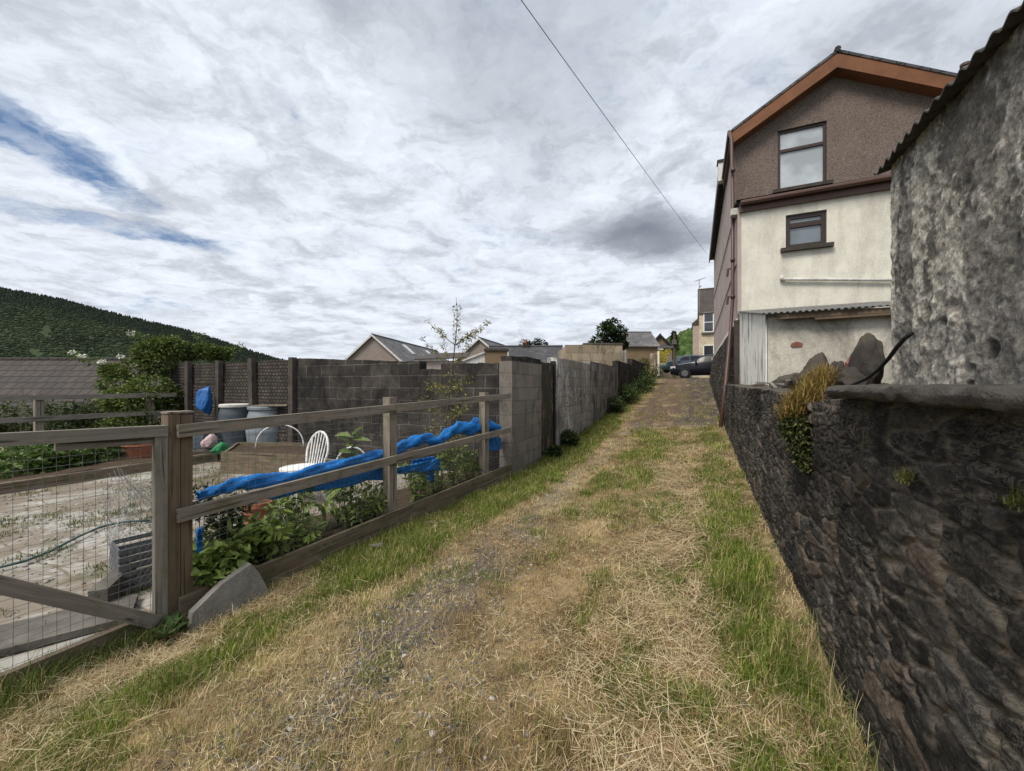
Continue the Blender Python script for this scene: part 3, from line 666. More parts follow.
rw = T('stone_retaining_wall', 'dark rubble stone retaining wall beside the lane, topped by a cement ledge', 'stone wall', W(4, .9, -1.3))
ds = np.concatenate([np.arange(-1.4, .4, .03), np.arange(.4, 3.2, .0085), np.arange(3.2, 6, .016), np.arange(6, 10.8, .03)])
stone_grid('stone_face', ds, 200, lambda d: G(d, .6)-.12, lambda d: np.interp(d, [-2, 2.2, 2.5, 3.1, 4, 6, 11], [-.05, -.05, -.075, -.10, -.05, -.03, .02])+.03*(fbm(d*5, d*0, 77)-.5)*np.clip((d-2.2)*3, 0, 1),
           lambda d, t: .585+.035*t+.0*d+np.interp(d, [0, 7, 11], [0, .0, .03]), rw, MT['stone'], 101, cap=1.3)
def ledge_pt(a, b):
    d = -1.5+3.82*a; ang = [(.95, -.002), (.545, .0), (.512, -.006), (.505, -.022), (.512, -.042), (.53, -.048), (.70, -.05)]
    k = b*(len(ang)-1); i = min(int(k), len(ang)-2); f = k-i
    p = ang[i][0]*(1-f)+ang[i+1][0]*f; z = ang[i][1]*(1-f)+ang[i+1][1]*f
    s = 1 if b > .12 else 0
    return W(d, p+s*.03*(float(fbm(d*5, b*2, 91))-.5)+(.05*max(0, (d-2.1)/.22) if s else 0), z+.018*(float(fbm(d*9, b*3, 92))-.5)+.012*(float(fbm(d*34, b*6, 93))-.5)*s)
m = MB(); m.grid(ledge_pt, 420, 22); m.build('ledge', MT['ledge'], rw, smooth=True)

# ================================================================ roughcast outbuilding above the wall
ob = T('roughcast_outbuilding', 'windowless outbuilding with flaking black stained roughcast on top of the stone wall', 'outbuilding', W(1, 2, -.05))
du = np.concatenate([np.arange(-1.6, .3, .04), np.arange(.3, 2.665, .0075)]); nz = 170
Dg, Tg = np.meshgrid(du, np.linspace(0, 1, nz), indexing='ij'); Z = -.06+1.16*Tg
f = fbm(Dg*26, Z*26, 201, 5); flake = fbm(Dg*4.5, Z*3.2, 202, 5); streak = .62*fbm(Dg*10+.9*fbm(Dg*3, Z*3, 207), Z*.45, 203, 4)+.38*fbm(Dg*30, Z*22, 213, 5); stg = fbm(Dg*1.6, Z*1.1, 204)
lowm = 1-sm(Z, .0, .5)
fl = sm(flake+.13*lowm-.03, .53, .58)
hole = sm(fbm(Dg*9, Z*8, 208, 3), .66, .72)*lowm
P = .90-.009*(f-.5)*2-.009*(1-fl)-.02*(stg-.5)+.005*fbm(Dg*60, Z*60, 205, 3)+.02*hole
rnd = np.clip((Dg-2.60)/.065, 0, 1); P = P+.05*rnd**2
V = np.stack([SN*Dg+CS*P, CS*Dg-SN*P, Z+E], -1)
pale = np.array([.86, .80, .69]); grey = np.array([.38, .355, .32]); black = np.array([.12, .112, .102])
k1 = (sm(streak, .475, .545)*.85+.15*sm(streak, .40, .5))[..., None]; k2 = sm(.6*fbm(Dg*8.0, Z*2.0, 206, 4)+.4*fbm(Dg*28, Z*24, 216, 5)+.05*sm(Z, .6, 1.05), .535, .585)[..., None]
c = pale*(1-k1)+grey*k1; c = c*(1-k2*.85)+black*k2*.85
c = c*(1-.45*fl[..., None])+grey*.9*.45*fl[..., None]; c = c*(.35+1.3*f)[..., None]*(.7+.6*fbm(Dg*70, Z*70, 209, 3))[..., None]; c = c*(1-.8*hole[..., None])
npmesh('roughcast_wall', V.reshape(-1, 3), gridf(len(du), nz)[:, ::-1], MT['roughcast'], ob, None, c.reshape(-1, 3), smooth=True)
m = MB()
m.poly([W(2.662, .945, -.06), W(2.662, 4.2, -.06), W(2.662, 4.2, 2.05), W(2.662, .945, 1.10)])
m.poly([W(-1.6, .92, -.06), W(-1.6, 4.2, -.06), W(-1.6, 4.2, 2.05), W(-1.6, .92, 1.10)])
m.poly([W(-1.6, 4.2, -.06), W(2.66, 4.2, -.06), W(2.66, 4.2, 2.05), W(-1.6, 4.2, 2.05)]); m.build('end_wall', MT['concrete'], ob)
def corr(name, d0, d1, p0, p1, zf, along, pitch, amp, mat, parent, thick=.007, jag=.012, seed=3, step=6):
    """corrugated sheet; 'along' = axis the waves repeat on ('d' or 'p')"""
    L = (d1-d0) if along == 'd' else (p1-p0); nu = int(L/pitch*step); nv = 10
    def pt(a, b, s):
        q = a*L; j = jag*(vn(q/pitch*.5, 0*q+seed, seed)-.5)*(1-b)*2
        if along == 'd': d = d0+q; p = p0+j+(p1-p0)*b
        else: p = p0+q; d = d0+j+(d1-d0)*b
        return W(d, p, zf(d, p)+amp*math.sin(2*math.pi*q/pitch)+s*thick)
    m = MB()
    for s in (0, 1): m.grid(lambda a, b: pt(a, b, s), nu, nv)
    m.grid(lambda a, b: pt(a, 0, b), nu, 1); m.grid(lambda a, b: pt(a, 1, b), nu, 1)
    m.grid(lambda a, b: pt(0, a, b), nv, 1); m.grid(lambda a, b: pt(1, a, b), nv, 1)
    return m.build(name, mat, parent, smooth=True)
corr('corrugated_roof', -1.62, 2.69, .845, 4.2, lambda d, p: 1.095+.30*(p-.86), 'd', .0765, .011, MT['corr_old'], ob, step=10)

# ================================================================ the tall house at the top of the wall
hs = T('tall_house', 'tall house end with pebbledash gable, brown bargeboards and cream rendered lower storey', 'house', W(17, 3.3, -.9))
def window(parent, d, p0, p1, z0, z1, transom=None, glass='glass_sky', inset=.09, sill=True, bar=.065, frame='win_frame', sillm='rock_dark'):
    m = MB(); c = lambda p, z: W(d+inset, p, z)
    w_, h_ = p1-p0, z1-z0
    m.box(c(p0+bar/2, (z0+z1)/2), EP, ED, UP, bar, .07, h_); m.box(c(p1-bar/2, (z0+z1)/2), EP, ED, UP, bar, .07, h_)
    m.box(c((p0+p1)/2, z1-bar/2), EP, ED, UP, w_-2*bar, .07, bar); m.box(c((p0+p1)/2, z0+bar/2), EP, ED, UP, w_-2*bar, .07, bar)
    if transom: m.box(c((p0+p1)/2, transom), EP, ED, UP, w_-2*bar, .085, bar*1.15)
    fr = m.build('window', MT[frame], parent, bevel=.006)
    m = MB()
    seg = [(z0+bar, z1-bar)] if not transom else [(z0+bar, transom-bar*.55), (transom+bar*.55, z1-bar)]
    for a, b in seg: m.box(W(d+inset+.01, (p0+p1)/2, (a+b)/2), EP, ED, UP, w_-2*bar, .012, b-a)
    m.build('pane', MT[glass], fr)
    if sill:
        m = MB(); m.box(W(d-.03, (p0+p1)/2, z0-.045), EP, ED, UP, w_+.22, .16, .085); m.build('sill', MT[sillm], fr, bevel=.008)
    return fr
m = MB(); wall_open(m, W(12.77, .97, 4.30), EP, 4.50, 2.62, [(1.055, 2.127, .97, 2.57)], .16, ED, [(0, 2.62), (4.50, 2.62), (2.26, 3.98)])
m.poly([W(12.77, 5.47, -1), W(25.3, 5.47, -1), W(25.3, 5.47, 6.92), W(12.77, 5.47, 6.92)]); m.build('pebbledash_gable', MT['pebble'], hs)
window(hs, 12.77, 2.025, 3.097, 5.27, 6.87, 6.33)
m = MB(); wall_open(m, W(11.45, 1.05, -.6), EP, 4.3, 4.92, [(.93, 1.727, 3.89, 4.69)], .15, ED)
m.build('cream_wall', MT['cream'], hs)
window(hs, 11.45, 1.98, 2.777, 3.29, 4.09, 3.84, glass='glass', bar=.095)
m = MB()
m.poly([W(11.45, .97, 1.62), W(11.45, .97, 4.32), W(25.3, .97, 4.32), W(25.3, .97, 1.62)])
m.poly([W(12.77, .97, 4.32), W(12.77, .97, 6.95), W(25.3, .97, 6.95), W(25.3, .97, 4.32)])
m.poly([W(11.45, .97, -.6), W(11.45, 1.05, -.6), W(11.45, 1.05, 4.32), W(11.45, .97, 4.32)])
m.poly([W(25.3, .97, 0), W(25.3, .97, 7.2), W(25.3, 9, 7.2), W(25.3, 9, 0)]); m.build('side_wall', MT['pink'], hs)
m = MB(); m.beam(W(11.43, .955, 1.62), W(25.3, .955, 1.62), .05, .13); m.build('string_course', MT['cream'], hs)
dsx = np.concatenate([np.arange(10.55, 14, .035), np.arange(14, 25.35, .07)])
stone_grid('stone_plinth', dsx, 90, lambda d: G(d, .62)-.1, lambda d: np.interp(d, [10.5, 10.9, 11.44, 11.5, 30], [.02, .05, .10, 1.56, 1.56]), lambda d, t: .60+.33*t+np.interp(d, [10.5, 25], [0, .12])*(1-t), hs, MT['stone'], 301, (.26, .13), .03, None, .85)
m = MB(); m.box(W(11.38, .945, .75), EP, ED, UP, .11, .17, 1.75, .008); m.build('corner_pier', MT['rock_dark'], hs, bevel=.01)
# roof of the wing, verge boards, eaves
m = MB(); rz_ = 8.40
for sgn, pe in ((-1, .90), (1, 5.50)):
    a, b = W(12.42, pe, 7.02), W(12.42, 3.23, rz_)
    a2, b2 = W(17, pe, 7.02), W(17, 3.23, rz_)
    m.poly([a, b, b2, a2] if sgn < 0 else [b, a, a2, b2]); u = Vector((0, 0, -.07))
    m.poly([a+u, a2+u, b2+u, b+u]); m.poly([a, a+u, b+u, b]); m.poly([a, a2, a2+u, a+u])
m.tube([W(12.40, 3.23, rz_), W(17, 3.23, rz_)], .07, 8)
rf = m.build('roof', MT['slate'], hs)
for a, b in ((W(12.44, .89, 6.62), W(12.44, 3.23, 7.96)), (W(12.44, 3.23, 7.96), W(12.44, 5.51, 6.62))):
    m = MB(); dv = Vector((0, 0, .42))
    m.prism([a, b, b+dv*.93, a+dv*.82], ED*.03); m.build('bargeboard', MT['barge'], hs)
    m = MB(); m.poly([a+ED*.02, b+ED*.02, b+ED*.33, a+ED*.33]); m.build('soffit', MT['barge'], hs)
m = MB(); m.beam(W(12.47, .915, 6.92), W(15.5, .915, 6.92), .08, .2); m.build('fascia', MT['win_frame'], hs)
m = MB(); m.tube([W(12.42, .85, 6.96), W(15.45, .85, 6.96)], .05, 10); m.build('gutter', MT['brown_pvc'], hs)
m = MB(); m.tube([W(12.3, 5.57, 6.96), W(15.45, 5.57, 6.96)], .055, 10); m.tube([W(12.5, 5.56, 6.6), W(12.5, 5.56, 7.26)], .06, 10); m.tube([W(12.5, 5.56, 7.24), W(12.5, 5.56, 7.30)], .085, 10); m.build('vent_pipe', MT['brown_pvc'], hs)
m = MB(); m.box(W(12.46, 5.50, 6.55), EP, ED, UP, .16, .1, .32); m.build('bracket', MT['white_old'], hs)
# main range beyond the wing
m = MB(); m.prism([W(15.4, .76, 7.18), W(15.4, .76, 7.40), W(15.4, 4.6, 8.8), W(15.4, 9, 7.2)], ED*10.1); m.build('roof', MT['slate'], hs)
m = MB(); m.beam(W(15.38, .74, 7.20), W(25.5, .74, 7.20), .05, .30); m.build('fascia', MT['win_frame'], hs)
m = MB(); m.box(W(15.22, .84, 7.2), EP, ED, UP, .27, .26, .62); kn = m.build('kneeler', MT['white_old'], hs, bevel=.01)
m = MB(); m.box(W(15.22, .84, 7.55), EP, ED, UP, .34, .34, .07); m.build('cap', MT['rock_dark'], kn)
# fascia, gutter and small roof over the cream storey
m = MB(); m.poly([W(11.30, .93, 4.60), W(11.30, 5.4, 4.60), W(12.80, 5.4, 4.95), W(12.80, .93, 4.95)]); m.poly([W(11.30, .93, 4.55), W(12.80, .93, 4.90), W(12.80, .93, 4.95), W(11.30, .93, 4.60)]); m.poly([W(11.30, .93, 4.55), W(11.30, 5.4, 4.55), W(12.80, 5.4, 4.9), W(12.80, .93, 4.9)]); m.build('roof', MT['slate'], hs)
m = MB(); m.box(W(11.40, 3.2, 4.42), EP, ED, UP, 4.4, .06, .22); m.build('fascia', MT['brown_pvc'], hs, bevel=.005)
m = MB(); m.tube([W(11.27, 1.02, 4.50), W(11.27, 5.4, 4.53)], .06, 10); m.build('gutter', MT['brown_pvc'], hs)
m = MB(); m.tube([W(12.40, .85, 6.93), W(12.1, .88, 6.6), W(11.9, .90, 4.5), W(11.75, .885, 4.3), W(11.72, .88, 2.2), W(11.55, .82, 1.45), W(11.0, .68, .1), W(10.45, .535, -.98)], .042, 10)
for q in ((11.9, .90, 5.6), (11.72, .88, 3.2), (11.71, .88, 2.25)): m.tube([W(q[0], q[1], q[2]), W(q[0], q[1], q[2]+.09)], .055, 10)
m.build('downpipe', MT['brown_pvc'], hs, smooth=True)
m = MB(); m.box(W(11.6, .92, 4.40), EP, ED, UP, .2, .22, .16); m.build('hopper', MT['white_old'], hs, bevel=.02)
m = MB(); m.tube([W(11.38, 1.90, 2.55), W(11.38, 2.4, 2.49), W(11.38, 4.6, 2.22)], .035, 8); m.tube([W(11.44, 1.90, 2.62), W(11.38, 1.90, 2.53)], .05, 8); m.build('waste_pipe', MT['white_old'], hs, smooth=True)
for z0, z1 in ((4.6, 4.9), (3.1, 2.95)):
    m = MB(); m.tube([W(12.8 if z0 > 4 else 11.7, .955, z0), W(17, .945, (z0+z1)/2-.06), W(25, .955, z1)], .014, 5); m.build('cable', MT['black'], hs)
for z in (3.35, 2.55):
    m = MB(); m.tube([W(13.0, .97, z), W(13.0, .86, z), W(13.0, .84, z-.22)], .03, 6); m.build('overflow_pipe', MT['brown_pvc'], hs)

# ================================================================ lean-to shed against the cream wall
sh = T('lean_to_shed', 'low lean-to with flaking white side boards and a corrugated roof, against the cream house wall', 'shed', W(9, 2, -.1))
zr = lambda d, p: 1.10+.175*(d-7.15)
corr('corrugated_roof', 7.12, 11.42, .93, 3.6, zr, 'p', .0765, .012, MT['corr_grey'], sh, step=8, jag=.03)
m = MB()
x = 7.32
while x < 11.4:
    w_ = min(random.uniform(.13, .17), 11.42-x); b = -.22-random.uniform(0, .16) if x < 8.6 else -.2
    m.prism([W(x, 1.0, b+random.uniform(-.04, .04)), W(x+w_-.007, 1.0, b+random.uniform(-.06, .06)), W(x+w_-.007, 1.0, zr(x+w_, 1)-.02), W(x, 1.0, zr(x, 1)-.02)], EP*.022); x += w_
m.build('board_wall', MT['white_board'], sh)
m = MB(); m.poly([W(7.32, 1.03, -.4), W(7.32, 2.58, -.4), W(7.32, 2.58, 1.06), W(7.32, 1.03, 1.06)])
m.poly([W(7.32, 2.58, -.4), W(7.44, 2.58, -.4), W(7.44, 2.58, 1.06), W(7.32, 2.58, 1.06)]); m.build('rendered_wall', MT['cream_dirty'], sh)
m = MB(); m.beam(W(7.20, 1.12, 1.045), W(7.20, 3.5, 1.045), .05, .075); m.beam(W(7.20, 1.6, .985), W(7.20, 2.7, .995), .045, .035); m.build('eaves_timber', MT['wood_dark'], sh)
m = MB(); m.poly([W(7.9, 2.58, -.4), W(7.9, 3.6, -.4), W(7.9, 3.6, 1.1), W(7.9, 2.58, 1.1)]); m.build('back_wall', MT['rock_dark'], sh)
m = MB(); pts = []
for k in range(14):
    a = 2*math.pi*k/14; pts.append(W(7.305, 1.40+.075*math.cos(a)*random.uniform(.8, 1.2), .62+.045*math.sin(a)*random.uniform(.7, 1.2)))
m.prism(pts, ED*.012); m.build('rust_patch', MT['brick_red'], sh)

# ================================================================ rubble, slab, cable and plants on the wall top
def rock(name, label, c, s, seed, mat, cat='stone', group=None, rz=None, tilt=0.):
    import bmesh
    bm = bmesh.new(); bmesh.ops.create_icosphere(bm, subdivisions=4, radius=1.)
    r = random.Random(seed)
    planes = [(Vector((r.gauss(0, 1), r.gauss(0, 1), r.gauss(0, 1))).normalized(), r.uniform(.55, .85)) for _ in range(11)]
    for v in bm.verts:
        for n, d in planes:
            k = v.co.dot(n)
            if k > d: v.co -= n*(k-d)*.92
        v.co *= 1+.30*(float(fbm(v.co.x*2.5+seed, v.co.y*2.5+v.co.z*2, seed))-.5)+.16*(float(fbm(v.co.x*7+v.co.z*5, v.co.y*7+seed, seed+1))-.5)+.13*(float(fbm(v.co.x*16+v.co.z*9, v.co.y*15+v.co.z*7+seed, seed+2))-.5)
        v.co.x *= s[0]; v.co.y *= s[1]; v.co.z *= s[2]
    from mathutils import Matrix
    M = Matrix.Rotation(rz if rz is not None else r.uniform(0, 6), 3, 'Z') @ Matrix.Rotation(tilt, 3, 'Y')
    for v in bm.verts: v.co = M @ v.co
    zmin = min(v.co.z for v in bm.verts)
    for v in bm.verts: v.co.z -= zmin
    me = bpy.data.meshes.new(name); bm.to_mesh(me); bm.free()
    o = finish(me, name, MT[mat], None, Vector(c), True); 
    return tag(o, label, cat, group)
LANEROT = math.radians(90-24.7)
rock('boulder', 'large mossy boulder in the rubble heap in front of the lean-to', W(5.05, 1.14, -.10), (.21, .16, .25), 4, 'rock_moss', 'rock', 'rubble in front of the lean-to', .5)
rock('boulder', 'low flat mossy rock nearest the white side boards', W(6.45, 1.15, -.10), (.32, .2, .15), 9, 'rock_moss', 'rock', 'rubble in front of the lean-to', .2)
rock('boulder', 'upright dark rock between the red bricks and the cream lean-to wall', W(4.33, 1.12, -.10), (.13, .10, .17), 13, 'rock_dark', 'rock', 'rubble in front of the lean-to', 1.2)
rock('boulder', 'mossy rock topmost of the rubble heap, under the dark end of the lean-to roof', W(4.35, 1.32, -.06), (.12, .12, .26), 15, 'rock_moss', 'rock', 'rubble in front of the lean-to', 2.2)
rock('brick_lump', 'lump of broken red brickwork lying in the rubble', W(4.12, 1.17, .02), (.06, .06, .13), 21, 'brick_red', 'brick', 'rubble in front of the lean-to', .4)
rock('brick_lump', 'smaller red brick piece above the orange fern', W(4.05, 1.0, -.05), (.05, .045, .05), 22, 'brick_red', 'brick', 'rubble in front of the lean-to', .9)
for k, (d, p) in enumerate(((4.0, .92), (4.6, .98), (5.0, .95), (5.9, .98), (7.0, .9), (3.45, .98), (3.2, .92), (4.9, 1.6), (7.15, 1.1), (5.7, 1.5), (4.7, 1.12), (4.55, .85), (5.4, .86), (3.8, .95), (6.0, 1.2), (5.5, 1.05), (4.15, .90))):
    rock('rubble_stone', 'small dark stone in the rubble along the wall top', W(d, p, -.09), (random.uniform(.07, .14), random.uniform(.06, .11), random.uniform(.05, .11)), 30+k, ['rock_dark', 'rock_moss', 'rock_dark'][k % 3], 'stone', 'small stones on the wall top')
rock('slate_slab', 'dark upright slab leaning against the end of the roughcast outbuilding', W(3.62, 1.10, -.09), (.24, .07, .20), 47, 'rock_dark', 'slab', None, LANEROT, .5)
for k, (d, p, L, a_) in enumerate(((5.6, .84, .9, .1), (6.2, .88, 1.1, -.12), (4.7, .86, .8, .25))):
    m = MB(); c = W(d, p, -.02+.015*k); ax = ED*math.cos(a_)+EP*math.sin(a_); m.beam(c-ax*L/2+UP*.02*k, c+ax*L/2+UP*.05, .035, .02)
    tag(m.build('timber_strip', MT['wood_grey'], loc=c), ['thin silvered stick lying along the wall top beside the boulder', 'long thin stick lying on the wall top below the white boards', 'short thin stick slanting across the rubble behind the fern'][k], 'stick', 'sticks on the wall top')
m = MB(); m.tube([at(912, 333, 1.66), at(905, 338, 1.70), at(897, 347, 1.76), at(889, 358, 1.84), at(878, 370, 1.93), at(866, 379, 2.03), at(852, 385, 2.16), at(838, 389, 2.35)], .0085, 8)
tag(m.build('cable', MT['rubber'], loc=at(845, 386, 2.2), smooth=True), 'thick black cable drooping from the roughcast wall onto the ledge', 'cable')
fw = T('wall_fern', 'clump of rusty orange and dark green growth hanging over the stone wall', 'plant', at(803, 420, 2.55))
cs = [at(818, 383, 2.72), at(812, 390, 2.62), at(804, 397, 2.52), at(797, 405, 2.47), at(790, 413, 2.47), at(808, 402, 2.5), at(826, 378, 2.8)]
n = 4200; Pq, v, k = clump_pts(cs, np.full(len(cs), .085), n, .1)
V, F, C = blades(Pq, RNG.uniform(.03, .10, n), np.full(n, .0035), RNG.uniform(0, 6.28, n), np.abs(RNG.normal(.6, .4, n)), RNG.normal(.6, .4, n), cols(n, (.20, .12, .035), (.36, .24, .085), (.13, .13, .03), .35))
npmesh('dry_growth', V, F, MT['straw'], fw, None, C)
foliage('green_growth', MT['leaf'], [at(792, 420, 2.45), at(800, 425, 2.42), at(795, 435, 2.43), at(804, 440, 2.4), at(800, 450, 2.4), at(804, 460, 2.38), at(807, 467, 2.36), at(810, 420, 2.42), at(788, 428, 2.48)], [.06, .065, .06, .055, .055, .045, .03, .05, .045], 3800, .024, .012, (.028, .042, .014), (.075, .09, .026), fw, cc=(.16, .13, .04), pc=.12, droop=.5)
for k, (u, v_, Y, n) in enumerate(((905, 478, 1.22, 90), (1020, 503, .80, 90), (748, 418, 5.4, 120), (742, 437, 6.0, 120), (770, 452, 4.0, 90))):
    c = at(u, v_, Y); Pq, vv, kk = clump_pts([c], np.array([.016+.008*Y]), n, .1)
    V, F, C = blades(Pq, RNG.uniform(.012, .03+.006*Y, n), np.full(n, .0025+.0005*Y), RNG.uniform(0, 6.28, n), np.abs(RNG.normal(.7, .4, n)), RNG.normal(.6, .4, n), cols(n, (.12, .14, .03), (.22, .22, .06)))
    tag(npmesh('wall_weed', V, F, MT['grass'], loc=c, col=C), ['tiny pale weed in a joint below the cement ledge', 'yellow green weed on the stone wall at the frame edge', 'small weed high on the stone wall near the leaning downpipe', 'small weed low on the stone wall near the leaning downpipe', 'small weed on the stone wall below and beyond the fern'][k], 'weed', 'weeds in the stone wall')
# overhead wire to the eaves
m = MB(); a, b = at(707, 254, 23.5), at(519, -3, 7.2); pts = []
for i in range(40):
    t = i/39*1.7; q = a.lerp(b, t); q.z -= .55*t*(1.0-t)*.5; pts.append(q)
m.tube(pts, .0075, 5); tag(m.build('overhead_wire', MT['black'], loc=a, smooth=True), 'single black overhead wire running up from the tall house eaves across the sky', 'wire')
# ================================================================ timber fence and gate
FD = Vector((.497, .868, 0)); FD.normalize(); FN = Vector((FD.y, -FD.x, 0)); F0 = Vector((-2.21, 2.65, E))
def Fp(s, off, r): return F0+FD*s+FN*off+Vector((0, 0, r))
def su(u, off=0.):                        # along-fence distance of a photo column
    x = (u-512)/FP; b = F0+FN*off
    return (b.y*x-b.x)/(FD.x-FD.y*x)
def fpx(u, v, off=0.):                    # photo pixel on the plane "off" from the fence
    s = su(u, off); y = (F0+FD*s+FN*off).y
    return Fp(s, off, -(v-385.5)/FP*y)
def wires(name, parent, s0, s1, r0, r1, off, step=.05, rad=.0013, mat='wire_dark'):
    m = MB(); wob = lambda s, r: .012*(float(fbm(s*2.1, r*2.3, 401))-.5)
    s = s0
    while s <= s1:
        m.tube([Fp(s+wob(s, r), off+wob(s+5, r), r) for r in np.linspace(r0(s), r1(s), 5)], rad, 3, False); s += step
    k = 0
    while True:
        if r0(s0)+k*step > r1(s0): break
        m.tube([Fp(s, off+wob(s+5, r0(s)+k*step), r0(s)+k*step+wob(s, k)) for s in np.linspace(s0, s1, 9)], rad, 3, False); k += 1
    return m.build(name, MT[mat], parent)
fe = T('timber_fence', 'weathered post and rail garden fence with wire netting and kick boards along the lane', 'fence', Fp(0, 0, -1.6))
m = MB()
for o_ in (-.034, .034): m.beam(Fp(-.015+o_, 0, -1.75), Fp(-.015+o_, 0, -.185-.01*(o_ > 0)), .105, .064, FD)
m.build('post', MT['wood_dark'], fe, bevel=.004)
m = MB(); m.beam(Fp(-.015, 0, -.182), Fp(-.015, 0, -.170), .115, .145, FD); m.build('post_cap', MT['wood'], fe, bevel=.003)
for u, top in ((390, -.125), (484, -.10)):
    m = MB(); s = su(u); m.beam(Fp(s, 0, -1.75), Fp(s, 0, top), .10, .105, FD); m.build('post', MT['wood'], fe, bevel=.006)
for (a, b), mt in (((-.295, -.165), 'wood'), ((-.845, -.70), 'wood')):
    m = MB(); e = 4.26
    for k in range(2):
        s0, s1 = (-.04, su(390)) if k == 0 else (su(390)+.003, e)
        m.beam(Fp(s0, .072, a+(b-a)*s0/e), Fp(s1, .072, a+(b-a)*s1/e), .036, .083)
    m.build('rail', MT[mt], fe, bevel=.004)
for a, b, off, h in ((-1.445, -1.305, .07, .125), (-1.575, -1.43, .085, .13)):
    m = MB(); e = 4.3
    for k in range(2):
        s0, s1 = ((-.03, 2.05), (2.053, e))[k]
        m.beam(Fp(s0, off, a+(b-a)*s0/e), Fp(s1, off, a+(b-a)*s1/e+.0), .034, h)
    m.build('kick_board', MT['wood_moss'], fe, bevel=.004)
wires('wire_netting', fe, .11, 4.2, lambda s: -1.40+.033*s, lambda s: -.30+.03*s, -.056)
ga_ = T('field_gate', 'silvered timber gate with diagonal brace and wire mesh beside the double post', 'gate', Fp(-.75, 0, -1.55))
m = MB(); m.beam(Fp(-.115, .03, -1.52), Fp(-.115, .03, -.262), .045, .064, FD); m.build('stile', MT['wood_grey'], ga_, bevel=.004)
m = MB(); m.beam(Fp(-1.62, .03, -1.52), Fp(-1.62, .03, -.225), .045, .088, FD); m.build('stile', MT['wood_grey'], ga_, bevel=.004)
m = MB(); m.beam(Fp(-.085, .04, -.288), Fp(-1.66, .04, -.248), .05, .068); m.build('top_rail', MT['wood_grey'], ga_, bevel=.004)
m = MB(); m.beam(Fp(-.135, .018, -.343), Fp(-.56, .018, -.332), .03, .045); m.build('batten', MT['wood_grey'], ga_, bevel=.003)
m = MB(); m.beam(Fp(-.135, .03, -1.475), Fp(-1.575, .03, -1.51), .045, .09); m.build('bottom_rail', MT['wood_moss'], ga_, bevel=.004)
m = MB(); m.beam(Fp(-.14, .062, -1.485), Fp(-1.55, .062, -.33), .022, .075); m.build('brace', MT['wood_grey'], ga_, bevel=.003)
wires('wire_mesh', ga_, -1.6, -.07, lambda s: -1.49, lambda s: -.25, -.002)
# blue netting rolled along the middle rail
bn = T('blue_netting', 'bright blue netting rolled along the middle fence rail with loose folds hanging below', 'netting', fpx(330, 480, -.09))
ctl = [(198, 500, .030), (212, 496, .036), (230, 490, .044), (252, 486, .05), (285, 483, .05), (320, 474, .048), (355, 465, .045), (388, 457, .05), (410, 450, .058), (426, 445, .06), (437, 449, .055), (447, 441, .062), (458, 435, .07), (470, 435, .085), (479, 431, .10), (488, 432, .085), (499, 437, .06)]
base = [fpx(u, v-4-(3 if u > 400 else 0), -.10) for u, v, r in ctl]; path = []; rad = []
for i in range(len(ctl)-1):
    p0, p1, p2, p3 = base[max(i-1, 0)], base[i], base[i+1], base[min(i+2, len(ctl)-1)]
    for k in range(10):
        t = k/10
        q = .5*((2*p1)+(p2-p0)*t+(2*p0-5*p1+4*p2-p3)*t*t+(3*p1-p0-3*p2+p3)*t**3); path.append(q); rad.append(ctl[i][2]*(1-t)+ctl[i+1][2]*t)
def roll(a, b):
    x = a*(len(path)-1); i = min(int(x), len(path)-2); f = x-i; c = path[i].lerp(path[i+1], f); th = 2*math.pi*b
    t = (path[i+1]-path[i]).normalized(); s = Vector((0, 0, 1)).cross(t).normalized(); w_ = t.cross(s)
    r = 1.0*rad[i]*(1+.45*(float(fbm(a*38, 2+math.cos(th)*1.3+math.sin(th), 71))-.5)*2*.6+.16*math.sin(3*th+a*70)+.10*math.sin(2*th-a*110))
    return c+s*math.cos(th)*r*.8+w_*math.sin(th)*r*1.05
m = MB(); m.grid(roll, 520, 36); m.build('roll', MT['blue'], bn, smooth=True)
def sheet(u0, u1, v0a, v0b, v1a, v1b, off, seed, amp=.03):
    def f(a, b):
        u = u0+(u1-u0)*a; v = (v0a+(v0b-v0a)*a)*(1-b)+(v1a+(v1b-v1a)*a)*b+2.5*(float(fbm(a*6, b, seed))-.5)*b*2
        return fpx(u, v, off+amp*(float(fbm(a*7, b*2.5+a*3, seed+1))-.5)*2)
    m = MB(); m.grid(f, 60, 16); return m
for args in ((262, 386, 489, 462, 500, 479, -.13, 81), (396, 440, 468, 458, 474, 470, -.15, 83), (412, 434, 460, 456, 472, 482, -.2, 85), (488, 501, 436, 438, 452, 449, -.12, 87), (197, 202, 530, 526, 585, 580, -.10, 89)):
    o = sheet(*args).build('fold', MT['blue'], bn, smooth=True); md = o.modifiers.new('solid', 'SOLIDIFY'); md.thickness = .006
